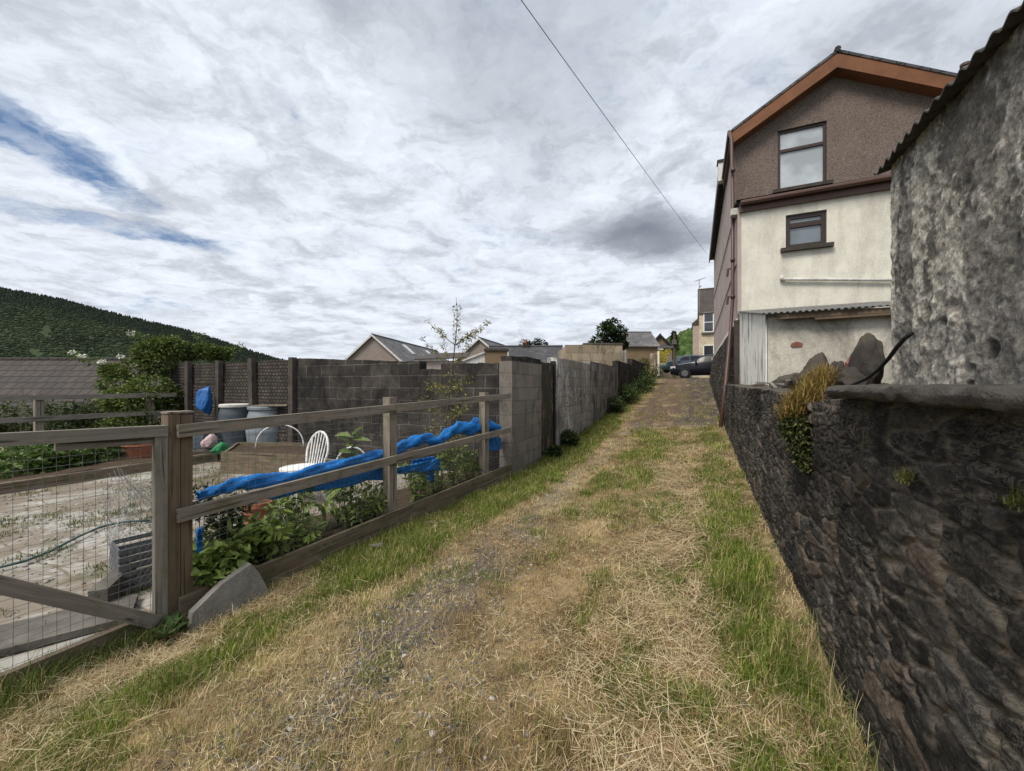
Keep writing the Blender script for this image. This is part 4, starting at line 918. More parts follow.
# leaning stone slab
pts = [fpx(u, v, .20) for u, v in ((186, 634), (191, 612), (222, 584), (252, 564), (259, 573), (267, 592), (258, 606), (240, 612), (222, 622))]
zt = min(p.z for p in pts)
pts = [p-FN*.20*(p.z-zt) for p in pts]
m = MB(); m.prism(pts, FN*.055)
tag(m.build('stone_slab', MT['slab'], loc=Fp(.3, .2, -1.58), bevel=.008), 'large pointed grey stone slab leaning on the kick boards beside the gate post', 'slab')
for k, (u, v, s_, lab) in enumerate(((378, 571, .05, 'pale flat stone half sunk in the grass below the fence kick board'), (428, 519, .04, 'small pale stone in the grass below the second fence post'), (246, 607, .02, 'tiny chip of stone beside the leaning slab'))):
    c = fpx(u, v, .28); d_, p_ = dp(c); rock('stone', lab, W(d_, p_, float(LH(d_, p_))-.012), (s_*1.6, s_, s_*.5), 60+k, 'slab', 'stone')

# ================================================================ garden walls
def bx(mb, d0, d1, p0, p1, r0, r1, j=0.): mb.box(W((d0+d1)/2, (p0+p1)/2, (r0+r1)/2), EP, ED, UP, p1-p0, d1-d0, r1-r0, j)
gw = T('garden_block_wall', 'blackened concrete block wall closing the garden behind the sapling', 'wall', W(5.9, -5, -1.6))
def topped(name, p0, p1, d0, d1, r0, ra, rb, mat, parent, n=24, seed=5):
    """block wall whose top edge is slightly worn"""
    m = MB(); xs = np.linspace(p0, p1, n+1); tz = [ra+(rb-ra)*i/n+.03*(float(fbm(i*.9, seed, seed))-.5)+.012*(random.random()-.5) for i in range(n+1)]
    for i in range(n):
        a, b = xs[i], xs[i+1]
        m.poly([W(d0, a, r0), W(d0, b, r0), W(d0, b, tz[i+1]), W(d0, a, tz[i])]); m.poly([W(d1, b, r0), W(d1, a, r0), W(d1, a, tz[i]), W(d1, b, tz[i+1])])
        m.poly([W(d0, a, tz[i]), W(d0, b, tz[i+1]), W(d1, b, tz[i+1]), W(d1, a, tz[i])])
    for q, z in ((p0, tz[0]), (p1, tz[-1])): m.poly([W(d0, q, r0), W(d1, q, r0), W(d1, q, z), W(d0, q, z)])
    return m.build(name, MT[mat], parent)
topped('wall_section', -4.04, -2.90, 5.81, 6.02, -1.7, .38, .37, 'block_dark', gw)
topped('wall_section', -4.50, -4.043, 5.815, 6.02, -1.7, .30, .28, 'block_dark', gw, 6, 6)
topped('wall_section', -7.81, -4.503, 5.81, 6.02, -1.7, .585, .43, 'block_dark', gw, 40, 7)
pw = T('precast_panel_wall', 'brown precast concrete panel wall with slim leaning posts behind the water butts', 'wall', W(5.9, -10, -1.6))
tp = [5.16, 6.45, 7.8, 9.08, 10.1]
for k, t in enumerate(tp):
    m = MB(); ln = [.03, -.05, .07, .05, .0][k]
    m.beam(W(5.78, -2.67-t, -1.65), W(5.76, -2.67-t+ln, .60+.02*(k % 2)), .13, .11, ED); m.build('post', MT['post_dark'], pw, bevel=.008)
    if k < 4:
        for q in range(4):
            m = MB(); bx(m, 5.83+.006*(q % 2), 5.90, -2.67-tp[k+1]+.05, -2.67-t-.05, -1.55+q*.53, -1.55+q*.53+.515, .006); m.build('panel', MT['panel'], pw, bevel=.01)
lw = T('lane_block_wall', 'long stained block wall stepping up along the lane, with faded white scrawl near the door', 'wall', W(14, -2.8, -1.2))
m = MB()
def lanewall(d0, d1, top, mat, n, seed):
    m = MB(); xs = np.linspace(d0, d1, n+1); P0, P1 = -2.67, -2.89
    tz = [top+.025*(float(fbm(i*.8, seed, seed))-.5)+.01*(random.random()-.5) for i in range(n+1)]
    zb = lambda d: float(G(d, -2.7))-.25
    for i in range(n):
        a, b = xs[i], xs[i+1]
        for P in (P0, P1): m.poly([W(a, P, zb(a)), W(b, P, zb(b)), W(b, P, tz[i+1]), W(a, P, tz[i])])
        m.poly([W(a, P0, tz[i]), W(b, P0, tz[i+1]), W(b, P1, tz[i+1]), W(a, P1, tz[i])])
    for q, z in ((d0, tz[0]), (d1, tz[-1])): m.poly([W(q, P0, zb(q)), W(q, P1, zb(q)), W(q, P1, z), W(q, P0, z)])
    return m.build('wall_section', MT[mat], lw)
lanewall(8.10, 11.05, .595, 'block_chalk', 24, 11); lanewall(11.053, 15.5, .69, 'block_lane', 24, 12); lanewall(15.503, 19.2, .95, 'block_dark', 20, 13); lanewall(19.203, 26.6, 1.25, 'block_dark', 24, 14)
# scrawl: broken brush strokes
def strokes(lines, parent, name='painted_scrawl'):
    m = MB()
    for ln in lines:
        for i in range(len(ln)-1):
            (d0, z0), (d1, z1) = ln[i], ln[i+1]; L = math.hypot(d1-d0, z1-z0); n = max(2, int(L/.035))
            for k in range(n):
                if random.random() < .5: continue
                a, b = k/n, (k+1.02)/n; nx, nz_ = -(z1-z0)/L, (d1-d0)/L; w0 = random.uniform(.006, .022)
                q = lambda t, s: W(d0+(d1-d0)*t+nx*w0*s, -2.6655, z0+(z1-z0)*t+nz_*w0*s)
                m.poly([q(a, -1), q(b, -1), q(b, 1), q(a, 1)])
    return m.build(name, MT['chalk'], parent)
MT['chalk'] = m_plain('worn_white_paint', (.58, .58, .56), .9, .1, .3, 30., dirt=(.22, .21, .2))
def glyph(k, d, z, s):
    G_ = {'T': [[(0, 1), (.8, 1)], [(.4, 1), (.4, 0)]], 'X': [[(0, 0), (.8, 1)], [(0, 1), (.8, 0)]], 'I': [[(.3, 0), (.3, 1)]], 'O': [[(0, .2), (.2, 0), (.6, 0), (.8, .3), (.8, .8), (.5, 1), (.1, .9), (0, .2)]],
          'N': [[(0, 0), (0, 1), (.7, 0), (.7, 1)]], 'Y': [[(0, 1), (.4, .5), (.8, 1)], [(.4, .5), (.4, 0)]], 'L': [[(0, 1), (0, 0), (.6, 0)]], 'S': [[(.7, .9), (.3, 1), (0, .8), (.6, .4), (.5, .05), (0, .1)]], 'E': [[(.7, 1), (0, 1), (0, 0), (.7, 0)], [(0, .5), (.5, .5)]], 'R': [[(0, 0), (0, 1), (.6, .9), (.5, .5), (0, .5), (.7, 0)]], 'J': [[(.6, 1), (.6, .1), (.3, 0), (0, .2)]]}
    return [[(d+x*s*.75, z+y*s) for x, y in l] for l in G_[k]]
sc_ = []
for txt, d, z, s in (('IX', 8.5, .02, .30), ('JOY', 8.55, -.44, .30), ('LRS', 9.5, -.36, .30), ('TEN', 8.45, -.86, .26)):
    for c in txt: sc_ += glyph(c, d, z, s); d += s*.85
strokes(sc_, lw)
pi = T('block_pier', 'pale grey block pier at the end of the garden wall beside the dark door', 'wall', W(6.4, -2.8, -1.6))
m = MB(); bx(m, 5.80, 7.13, -2.895, -2.668, -1.72, .40, .004); m.build('pier', MT['block_grey'], pi)
m = MB(); bx(m, 5.83, 6.4, -2.88, -2.68, .403, .475, .01); bx(m, 6.41, 7.12, -2.89, -2.675, .403, .50, .012); m.build('cap', MT['block_dark'], pi, bevel=.01)
do = T('garden_door', 'narrow dark door with peeling orange brown patches between two block walls', 'door', W(7.6, -2.7, -1.5))
def _peel():
    n = NT('peeling_dark_paint'); uv = n.co('UV'); o = n.co()
    c = n.mix(n.noise(o, 8., 6), (.022, .028, .022), (.05, .05, .042))
    c = n.mix(n.ramp(n.noise(n.mapv(o, (5, 5, 1.3)), 1.6, 7, .7, .4), [(.54, 0.), (.60, .9)]), c, (.26, .13, .055))
    return n.done(c, .75, n.bump(n.noise(o, 30., 5), .5, .006), .25)
MT['peel'] = _peel()
for k in range(5):
    m = MB(); a = 7.20+k*.165; bx(m, a, a+.16, -2.765-.004*(k % 2), -2.735, -1.50, .47-.01*(k % 3)); m.build('board', MT['peel'], do, bevel=.004)
m = MB(); bx(m, 7.135, 7.195, -2.80, -2.70, -1.6, .50); bx(m, 8.03, 8.095, -2.80, -2.70, -1.6, .52); bx(m, 7.197, 8.028, -2.80, -2.775, -1.5, .46); m.build('door_frame', MT['black'], do)

# ================================================================ back fence, bed and things in the garden
bf = T('back_fence', 'low grey post and rail fence along the far side of the garden', 'fence', W(2, -12, GZ))
for d in (-2.4, -.5, 1.4, 3.3, 5.1):
    m = MB(); m.beam(W(d, -12, GZ-.1), W(d, -12, -.17), .11, .12, ED); m.build('post', MT['wood'], bf, bevel=.006)
for r in (-.235, -.66, -1.05):
    m = MB(); m.beam(W(-3, -11.92, r-.02), W(5.6, -11.92, r), .04, .10); m.build('rail', MT['wood_grey'], bf, bevel=.004)
m = MB(); m.beam(W(-3.5, -8.55, GZ+.05), W(4.6, -8.62, GZ+.07), .12, .17)
tag(m.build('sleeper_edging', MT['wood_moss'], loc=W(1, -8.5, GZ), bevel=.012), 'long mossy sleeper edging the patio in front of the green bed', 'sleeper')
m = MB(); m.grid(lambda a, b: W(-3.5+8.2*a, -8.62-3.4*b, GZ+.07+.12*float(fbm(a*14, b*8, 95))), 50, 24); struct(m.build('bed_soil', MT['soil'], loc=Vector((0, 0, 0))))
m = MB(); m.grid(lambda a, b: Fp(.05+4.3*a, -.05-.75*b, -1.455+.03*a+.05*float(fbm(a*14, b*8, 96))), 50, 14); struct(m.build('border_soil', MT['soil'], loc=Vector((0, 0, 0))))
def gp(u, Y): return Vector(((u-512)/FP*Y, Y, GZ+E))
def barrel(label, u, Y, r, h, mat, lidm):
    c = gp(u, Y); root = T('water_butt', label, 'water butt', c, 'water butts by the garden wall')
    m = MB(); prof = [(0, 0)]+[(r*(.86+.16*math.sin(math.pi*i/24)+(.022 if i % 8 in (3, 4) else 0)), h*i/24) for i in range(25)]; m.lathe(prof, c, 28); m.build('barrel', MT[mat], root, smooth=True)
    m = MB(); m.lathe([(r*.80, h-.03), (r*.97, h-.03), (r*.98, h+.02), (r*.9, h+.035), (0, h+.04)], c, 28); m.build('lid', MT[lidm], root); return root
barrel('dark slate blue water butt with a pale lid, nearer the blue sack', 235, 9.0, .31, 1.03, 'bin_dark', 'white_old')
barrel('pale blue grey water butt, wider of the two by the garden wall', 268, 9.0, .41, .98, 'bin_light', 'bin_light')
m = MB(); m.beam(at(256, 405.5, 8.9), at(292, 405, 8.7), .3, .03); tag(m.build('plank', MT['wood'], loc=at(270, 405, 8.9)), 'short brown plank lying across the lid of the paler water butt', 'plank')
def lump(name, label, c, s, seed, mat, cat): return rock(name, label, c, s, seed, mat, cat)
lump('blue_sack', 'crumpled bright blue sheet bundled against the panel wall above the netting', at(204, 416, 9.5), (.20, .16, .42), 71, 'blue_bag', 'sack')
lump('bag', 'dark blue bag sitting on the ground by the darker water butt', gp(207, 8.6), (.3, .25, .36), 72, 'bin_dark', 'bag')
lump('bag', 'small pink and white bag in front of the water butts', gp(209, 7.9)+Vector((0, 0, .2)), (.15, .12, .17), 73, 'pinkbag', 'bag')
lump('bag', 'green plastic bag lying in front of the darker water butt', gp(222, 7.8)+Vector((0, 0, .1)), (.22, .14, .14), 74, 'greenbag', 'bag')
m = MB(); m.box(gp(208, 7.9)+Vector((0, 0, .1)), (1, .2, 0), (-.2, 1, 0), UP, .5, .35, .2); tag(m.build('stone_block', MT['rock_moss'], loc=gp(208, 7.9), bevel=.02), 'low mossy block under the pink and white bag', 'block')
# raised bed
rb = T('raised_bed', 'weathered plank raised bed filled with soil behind the white garden chair', 'raised bed', gp(262, 6.9))
a, b, c, d4 = gp(222, 6.75), gp(315, 6.5), gp(318, 7.8), gp(238, 8.0)
for p0, p1, hh in ((a, b, .36), (b, c, .34), (c, d4, .36), (d4, a, .34)):
    for q in range(2):
        m = MB(); m.beam(p0+UP*(hh*.25+q*hh*.5), p1+UP*(hh*.25+q*hh*.5-.02), .04, hh*.49); m.build('plank', MT['wood_moss'], rb, bevel=.004)
m = MB(); m.grid(lambda i, k: (a.lerp(b, i)).lerp(d4.lerp(c, i), k)+UP*(.27+.05*float(fbm(i*5, k*5, 97))), 16, 16); m.build('soil', MT['soil'], rb)
# white garden chair (hoop back)
def chair(u, Y, rz):
    c = gp(u, Y); R = lambda x, y, z: c+Vector((x*math.cos(rz)-y*math.sin(rz), x*math.sin(rz)+y*math.cos(rz), z))
    root = T('garden_chair', 'white hoop backed slatted garden chair behind the blue netting', 'chair', c)
    m = MB(); m.prism([R(.24*math.cos(t), .24*math.sin(t), .43) for t in np.linspace(0, 6.28, 25)[:-1]], Vector((0, 0, .03))); m.build('seat', MT['white_paint'], root, bevel=.008)
    bk = lambda x, z: R(x, .20+.22*(z-.45), z)
    hoop = [bk(.19*math.cos(t)*(1 if math.sin(t) < .98 else 1), .61+.26*math.sin(t)) for t in np.linspace(0, math.pi, 19)]
    m = MB(); m.tube([bk(.16, .45), bk(.18, .55)]+hoop+[bk(-.18, .55), bk(-.16, .45)], .015, 8); bkf = m.build('back_frame', MT['white_paint'], root, smooth=True)
    for k in range(6):
        x = -.135+.054*k; m = MB(); m.tube([bk(x*.8, .455), bk(x, .61+.255*math.sqrt(max(0, 1-(x/.19)**2)))], .010, 6); m.build('slat', MT['white_paint'], bkf)
    for sx, sy in ((-1, -1), (1, -1), (-1, 1), (1, 1)):
        m = MB(); m.tube([R(sx*.15, sy*.15, .435), R(sx*.2, sy*.21, .0)], [.018, .014], 8); m.build('leg', MT['white_paint'], root)
    for sx in ():
        m = MB(); m.tube([bk(sx*.19, .66), R(sx*.27, .06, .66), R(sx*.28, -.14, .64), R(sx*.24, -.18, .56), R(sx*.20, -.14, .45)], .014, 8); m.build('arm', MT['white_paint'], root, smooth=True)
chair(301, 5.0, math.radians(-25))
for k, (u, Y, w_, h_, lab) in enumerate(((280, 7.6, .8, .45, 'white half hoop arching over the raised bed beyond the chair'), (352, 5.3, .5, .66, 'white half hoop standing between the chair and the middle fence post'))):
    c = gp(u, Y)+UP*.28*(k != 1); m = MB(); m.tube([c+Vector((.5*w_*math.cos(t), .1*math.cos(t), h_*math.sin(t)**.8 if 0 < t < math.pi else 0)) for t in np.linspace(0, math.pi, 25)], .012, 8)
    tag(m.build('cloche_hoop', MT['white_paint'], loc=c, smooth=True), lab, 'hoop', 'white hoops in the garden')
def pot(label, c, r, h, plant=True):
    root = T('plant_pot', label, 'plant pot', c); m = MB()
    m.lathe([(0, .0), (r*.66, 0), (r*.93, h*.80), (r*1.0, h*.80), (r*1.03, h*.84), (r*1.03, h), (r*.93, h), (r*.90, h*.86)], c, 28); m.build('pot', MT['terracotta'], root, smooth=False)
    m = MB(); m.lathe([(0, h*.88), (r*.91, h*.87)], c, 28); m.build('soil', MT['soil'], root)
pot('wide terracotta bowl on the green bed below the back fence', gp(145, 7.55)+UP*.14, .33, .27)
pot('terracotta pot in the border plants below the blue netting', gp(258, 4.15), .155, .28)

# wire roll, crate, block, hose, plank by the gate
wr = T('wire_roll', 'loose grey roll of chicken wire standing just inside the gate', 'wire roll', gp(143, 3.0))
m = MB(); c = gp(143, 3.0)
for sgn in (-1, 1):
    for k in range(34):
        t0_ = 2*math.pi*k/34; m.tube([c+Vector((.17*(1+.25*z+.35*math.sin(3*t0_+2)*z)*math.cos(t0_+sgn*z*2.6), .17*(1+.1*math.sin(5*z))*math.sin(t0_+sgn*z*2.6), (.03+(.72+.14*math.sin(2*t0_))*z))) for z in np.linspace(0, 1, 12)], .0011, 3, False)
m.build('netting', MT['galv'], wr)
cr = T('slatted_crate', 'grey slatted plastic crate standing inside the chicken wire by the gate', 'crate', gp(143, 2.98))
c = gp(143, 3.0); ax = Vector((.8, -.6, 0)); ay = Vector((.6, .8, 0))
for k in range(6):
    m = MB(); z = .03+k*.055; w2 = .15
    for s1, (e1, e2) in ((1, (ax, ay)), (-1, (ax, ay)), (1, (ay, ax)), (-1, (ay, ax))): m.beam(c+e2*s1*w2-e1*w2+UP*z, c+e2*s1*w2+e1*w2+UP*z, .012, .032)
    m.build('slat', MT['crate'], cr)
m = MB(); m.box(c+UP*.008, ax, ay, UP, .29, .29, .016); m.build('base', MT['crate'], cr)
m = MB(); m.beam(gp(98, 2.62)+UP*.07, gp(128, 2.95)+UP*.10, .10, .13); tag(m.build('concrete_block', MT['concrete'], loc=gp(112, 2.8), bevel=.01), 'grey concrete block lying behind the gate brace', 'block')
m = MB(); hp = [(0, 572, 3.1), (25, 566, 3.2), (50, 556, 3.4), (78, 541, 3.7), (100, 531, 3.95), (122, 526, 4.1), (150, 524, 4.2)]
m.tube([Vector(((u-512)/FP*(1.49/((v-385.5)/FP)), 1.49/((v-385.5)/FP), GZ+E+.03)) for u, v, _ in hp], .011, 8); tag(m.build('garden_hose', MT['hose'], loc=gp(60, 3.5), smooth=True), 'dark green hose curling across the patio behind the gate', 'hose')
m = MB(); m.box(gp(30, 2.35)+UP*.02, (.8, .6, 0), (-.6, .8, 0), UP, .9, .35, .04); tag(m.build('paving_slab', MT['concrete'], loc=gp(30, 2.35), bevel=.01), 'pale concrete slab on the patio at the foot of the gate', 'slab')
# ================================================================ garden plants
LF = MT['leaf']
def plant(name, label, cat, base, centers, radii, n, L, Wd, ca, cb, group=None, stems=0, **kw):
    root = T(name, label, cat, base, group)
    if stems:
        m = MB()
        for k in range(stems): limb(m, Vector(base)+Vector((random.uniform(-.05, .05), random.uniform(-.05, .05), -.03)), Vector(centers[k % len(centers)]), .007, .002, .06, 5, 4)
        m.build('stem', MT['stem'], root)
    foliage('leaves', LF, centers, radii, n, L, Wd, ca, cb, root, **kw); return root
MT['stem'] = m_plain('plant_stem', (.12, .13, .05), .7, .2, .3, 20.)
DG, MG, LG, YG = (.028, .048, .014), (.065, .105, .026), (.12, .19, .045), (.24, .24, .05)
# climbing rose in the corner and hedge shrubs
ce = [(at(u, v, Y)) for u, v, Y in ((120, 385, 10.2), (140, 370, 10.4), (158, 362, 10.4), (150, 390, 10), (165, 400, 10.2), (130, 410, 9.9), (155, 420, 9.9), (172, 348, 10.6), (188, 352, 11), (205, 352, 11), (222, 354, 11.3), (160, 345, 10.6), (148, 352, 10.4), (140, 435, 9.6), (160, 440, 9.7), (118, 400, 9.7), (112, 372, 10.3), (140, 398, 9.7), (128, 425, 9.6))]
rr = [.42, .42, .4, .5, .45, .5, .5, .36, .3, .28, .24, .26, .34, .45, .4, .36, .24, .45, .45]
ro = plant('climbing_rose', 'large untidy rose bush with white flowers in the garden corner beside the panel wall', 'bush', gp(150, 10.0), ce, rr, 17000, .085, .045, (.04, .065, .018), (.13, .18, .042), stems=14, cc=(.17, .20, .055), pc=.25)
for u0, v0, u1, v1, Y in ((120, 372, 70, 354, 10.2), (165, 350, 132, 331, 10.5), (205, 355, 200, 333, 11), (222, 354, 240, 346, 11.2), (175, 350, 172, 336, 10.8), (120, 380, 96, 362, 10.2)):
    m = MB(); limb(m, at(u0, v0, Y), at(u1, v1, Y), .012, .004, .06, 5, 5); m.build('stem', MT['stem'], ro)
tips = [at(u, v, Y) for u, v, Y in ((72, 354, 10.2), (82, 357, 10.2), (95, 361, 10.2), (105, 365, 10.2), (134, 333, 10.5), (142, 338, 10.5), (150, 345, 10.5), (200, 336, 11), (202, 345, 11), (238, 347, 11.2), (230, 351, 11.2), (173, 338, 10.8))]
foliage('leaves', LF, tips, [.13]*len(tips), 420, .08, .04, MG, LG, ro)
fl = [at(u, v, Y) for u, v, Y in ((72, 353, 10.15), (82, 356, 10.15), (103, 362, 10.1), (120, 356, 10), (131, 333, 10.4))]
for q in fl: foliage('flower_cluster', LF, [q], [.06], 26, .055, .05, (.55, .55, .47), (.75, .75, .68), ro)
hz = [((10, 8.8), DG, (.10, .13, .03), 'dark hedge shrub behind the low back fence at the frame edge'), ((55, 9.2), DG, MG, 'dark green hedge shrub behind the post of the back fence'), ((100, 9.6), DG, (.09, .11, .03), 'leafy hedge shrub behind the back fence, next to the rose bush')]
for (u, Y), ca, cb, lab in hz:
    b = gp(u, Y+.5); cs = [b+Vector((random.uniform(-.55, .55), random.uniform(-.3, .3), random.uniform(.2, 1.05))) for k in range(16)]
    plant('hedge_shrub', lab, 'shrub', b, cs, [.3]*16, 2600, .07, .04, ca, cb, 'shrubs behind the back fence', stems=6)
for k, (u, Y, lab) in enumerate(((5, 5.6, 'low green leafy plant on the bed at the frame edge, above the sleeper'), (38, 6.0, 'low leafy plant on the bed, second from the frame edge'), (72, 6.5, 'bushy light green plant in the middle of the bed behind the sleeper'), (104, 7.0, 'broad leafy plant on the bed nearest the terracotta bowl'))):
    b = gp(u, Y+.55)+UP*.1; cs = [b+Vector((random.uniform(-.5, .5), random.uniform(-.65, .6), random.uniform(.0, .36))) for q in range(24)]
    plant('bed_plant', lab, 'plant', b, cs, [.15]*24, 1500, .085, .06, (.055, .10, .024), (.15, .23, .055), 'leafy plants on the bed', cvar=.5)
for k, (u, Y, lab) in enumerate(((30, 9.0, 'tall dark foxglove like stalk plant against the back fence'), (135, 9.0, 'thin tall stalks standing in front of the rose bush'))):
    b = gp(u, Y); m = MB()
    for q in range(5): m.tube([b+Vector((random.uniform(-.2, .2), 0, 0)), b+Vector((random.uniform(-.35, .35), random.uniform(-.1, .1), random.uniform(.9, 1.5)))], .006, 4)
    tag(m.build('plant_stalks', MT['stem'], loc=b), lab, 'plant')
# dark bush by the double post
b = Fp(.22, -.25, -1.46); cs = [fpx(u, v, o) for u, v, o in ((205, 510, -.2), (222, 515, -.25), (236, 512, -.3), (215, 530, -.22), (230, 528, -.25), (208, 545, -.2), (200, 495, -.25), (243, 500, -.3), (212, 565, -.2))]
plant('dark_bush', 'small dark leaved bush inside the fence beside the double gate post', 'bush', b, cs, [.09]*9, 1500, .032, .018, (.018, .032, .012), (.05, .075, .022), stems=8)
m_k = [(222, 560, .55), (240, 552, .6), (256, 562, .7), (206, 572, .4)]
labs = ['light green leafy vegetable in the border, between the dark bush and the leaning slab tip', 'light green leafy vegetable in the border just below the terracotta pot', 'bright leafy vegetable against the kick board above the slab tip', 'young pale leafy vegetable at the foot of the dark bush', 'leafy border plant below the corn plant', 'leafy border plant between the corn plant and the middle post', 'low dark leafy plant at the foot of the middle fence post', 'low leafy plant just beyond the middle fence post', 'bushy border plant halfway between the middle and end posts', 'border plant at the foot of the sapling', 'dark leafy plant in the border next to the end post', 'sprawling plant below the white chair legs']
spots = [(220, 575, -.18), (243, 566, -.2), (262, 556, -.16), (206, 588, -.12), (300, 545, -.2), (345, 530, -.22), (372, 522, -.18), (412, 505, -.22), (436, 496, -.25), (452, 490, -.3), (470, 480, -.2), (290, 525, -.5)]
for k, (u, v, off) in enumerate(spots):
    c0 = fpx(u, v, off); b = Vector((c0.x, c0.y, E-1.45+.03*k/4)); cs = [b+Vector((random.uniform(-.14, .14), random.uniform(-.14, .14), random.uniform(.04, [.30, .28, .3, .26, .5, .42, .34, .45, .4, .5, .34, .4][k]))) for q in range(11)]
    big = k < 4
    plant('border_plant', labs[k], 'plant', b, cs, [.085]*11, 250 if big else 300, .085 if big else .075, .05 if big else .026, (.10, .155, .032) if big else (.07, .11, .025), (.28, .36, .085) if big else (.21, .28, .065), 'plants in the fence border', stems=11, cvar=.5)
# corn-like plant with long arching leaves, tall broad-leaved stalk
def strap(name, label, b, n, L, wd, ca, cb, h):
    root = T(name, label, 'plant', b); V = []; F = []; C = []
    for k in range(n):
        az = random.uniform(0, 6.28); st = b+UP*random.uniform(.05, h); l = L*random.uniform(.6, 1.1); col = np.array(ca)*(1-k/n)+np.array(cb)*k/n; i0 = len(V); N = 9
        for i in range(N+1):
            t = i/N; c = st+Vector((math.cos(az), math.sin(az), 0))*l*.75*t**1.1+UP*l*(1.05*t-1.0*t*t); w_ = wd*math.sin(math.pi*min(1, .12+.88*t))**.7; sd = Vector((-math.sin(az), math.cos(az), 0))*w_/2
            V += [c-sd+UP*w_*.15, c, c+sd+UP*w_*.15]; C += [col, col*1.25, col]
            if i: a = i0+(i-1)*3; F += [[a, a+1, a+4, a+3], [a+1, a+2, a+5, a+4]]
    m = MB(); m.tube([b, b+UP*h*.5, b+UP*h], [.014, .011, .006], 6); m.build('stem', MT['stem'], root)
    npmesh('leaves', np.array(V), F, LF, root, None, np.array(C))
c0 = fpx(325, 535, -.28); strap('corn_plant', 'young sweetcorn plant with long arching leaves in the border below the netting', Vector((c0.x, c0.y, E-1.44)), 10, .42, .045, (.07, .12, .025), (.20, .27, .06), .32)
c0 = fpx(338, 540, -.30); strap('corn_plant', 'second smaller sweetcorn plant, next to the tall broad leaved stalk', Vector((c0.x, c0.y, E-1.44)), 7, .3, .035, (.06, .10, .025), (.16, .22, .05), .2)
root = T('broadleaf_stalk', 'tall single stalk with big pale green leaves rising past the netting to the top rail', 'plant', fpx(345, 525, -.22)); m = MB(); ctl_ = [fpx(352, 530, -.22), fpx(351, 500, -.22), fpx(350, 470, -.20), fpx(352, 445, -.2), fpx(352, 432, -.2)]
m.tube(ctl_, [.010, .009, .008, .006, .004], 6); m.build('stem', MT['stem'], root)
n = 34; pk = RNG.integers(0, 4, n); tk = RNG.random(n); Pq = np.array([ctl_[a].lerp(ctl_[a+1], t) for a, t in zip(pk, tk)])
V, F, C = leaves(Pq, RNG.uniform(0, 6.28, n), RNG.normal(.15, .35, n), RNG.normal(0, .5, n), RNG.uniform(.09, .20, n), RNG.uniform(.06, .12, n), cols(n, (.09, .14, .04), (.22, .28, .10)))
npmesh('leaves', V, F, LF, root, None, C)
# sapling
sp = T('sapling', 'thin sapling with sparse yellow green leaves rising above the block wall', 'tree', at(440, 482, 5.75)); m = MB()
tr = [at(u, v, 5.75) for u, v in ((441, 484), (443, 450), (446, 420), (449, 395), (452, 370), (455, 345), (457, 325), (457, 305), (456, 297))]
m.tube(tr, [.016, .015, .013, .012, .010, .008, .006, .003, .002], 7)
br = []
for (i, u1, v1) in ((5, 487, 323), (5, 478, 330), (5, 428, 322), (4, 423, 340), (4, 440, 330), (5, 474, 336), (4, 468, 346), (3, 468, 378), (3, 432, 385), (2, 472, 398), (2, 425, 400), (2, 462, 410), (1, 430, 430), (1, 460, 440)):
    q = limb(m, tr[i], at(u1, v1, 5.75+random.uniform(-.25, .25)), .006, .0016, .05, 5, 5); br.append((i, q))
m.build('trunk', MT['bark'], sp)
cs, rs = [], []
for i, q in br:
    for t in q[2:]: cs.append(t); rs.append(.035 if i >= 4 else .09)
for u, v, r in ((449, 395, .13), (451, 375, .11), (447, 410, .15), (444, 435, .17), (442, 455, .15), (453, 385, .1), (440, 420, .12)): cs.append(at(u, v, 5.75)); rs.append(r)
for v in range(308, 345, 5): cs.append(at(457, v, 5.75)); rs.append(.05)
foliage('leaves', LF, cs, rs, 1700, .040, .015, (.16, .16, .035), (.40, .34, .075), sp, cc=(.12, .15, .035), pc=.3)
# dock by the gate, lane weeds, ivy on lane wall
c0 = Fp(-.13, .16, 0); d_, p_ = dp(c0); b = W(d_, p_, float(LH(d_, p_))); root = T('dock_plant', 'broad leaved dock growing in the grass at the foot of the gate', 'plant', b); n = 26
V, F, C = leaves(np.repeat([list(b)], n, 0)+RNG.normal(0, .02, (n, 3))*[1, 1, .2], RNG.uniform(0, 6.28, n), RNG.uniform(.15, 1.0, n), RNG.normal(0, .3, n), RNG.uniform(.08, .17, n), RNG.uniform(.05, .085, n), cols(n, (.035, .065, .02), (.075, .13, .035)))
npmesh('leaves', V, F, LF, root, None, C)
for k, (d, p, s_, lab) in enumerate(((8.45, -2.55, .5, 'upright dark weed against the block wall just past the dark door'), (13.6, -2.45, .65, 'low clump of nettles at the foot of the block wall, nearest of three'), (16.3, -2.35, .95, 'dark bramble clump at the foot of the block wall, middle of three'), (20.0, -2.3, 1.15, 'dark ivy and bramble clump at the far end of the block wall'), (7.35, -2.5, .3, 'tuft of weeds at the foot of the dark door'))):
    b = W(d, p, float(G(d, p))); cs = [b+ED*random.uniform(-1, 1)*s_*1.1*(1 if k in (1, 2, 3) else .2)+EP*random.uniform(-.25, .3)*s_+UP*random.uniform(.05, 1.)*s_*.75*(1.3 if k == 0 else 1) for q in range(14)]
    plant('wall_weed_clump', lab, 'weeds', b, cs, [.2*s_+.02]*14, 1400, .05+.02*s_, .03+.012*s_, DG, (.07, .11, .03), 'weeds along the block wall', stems=4)

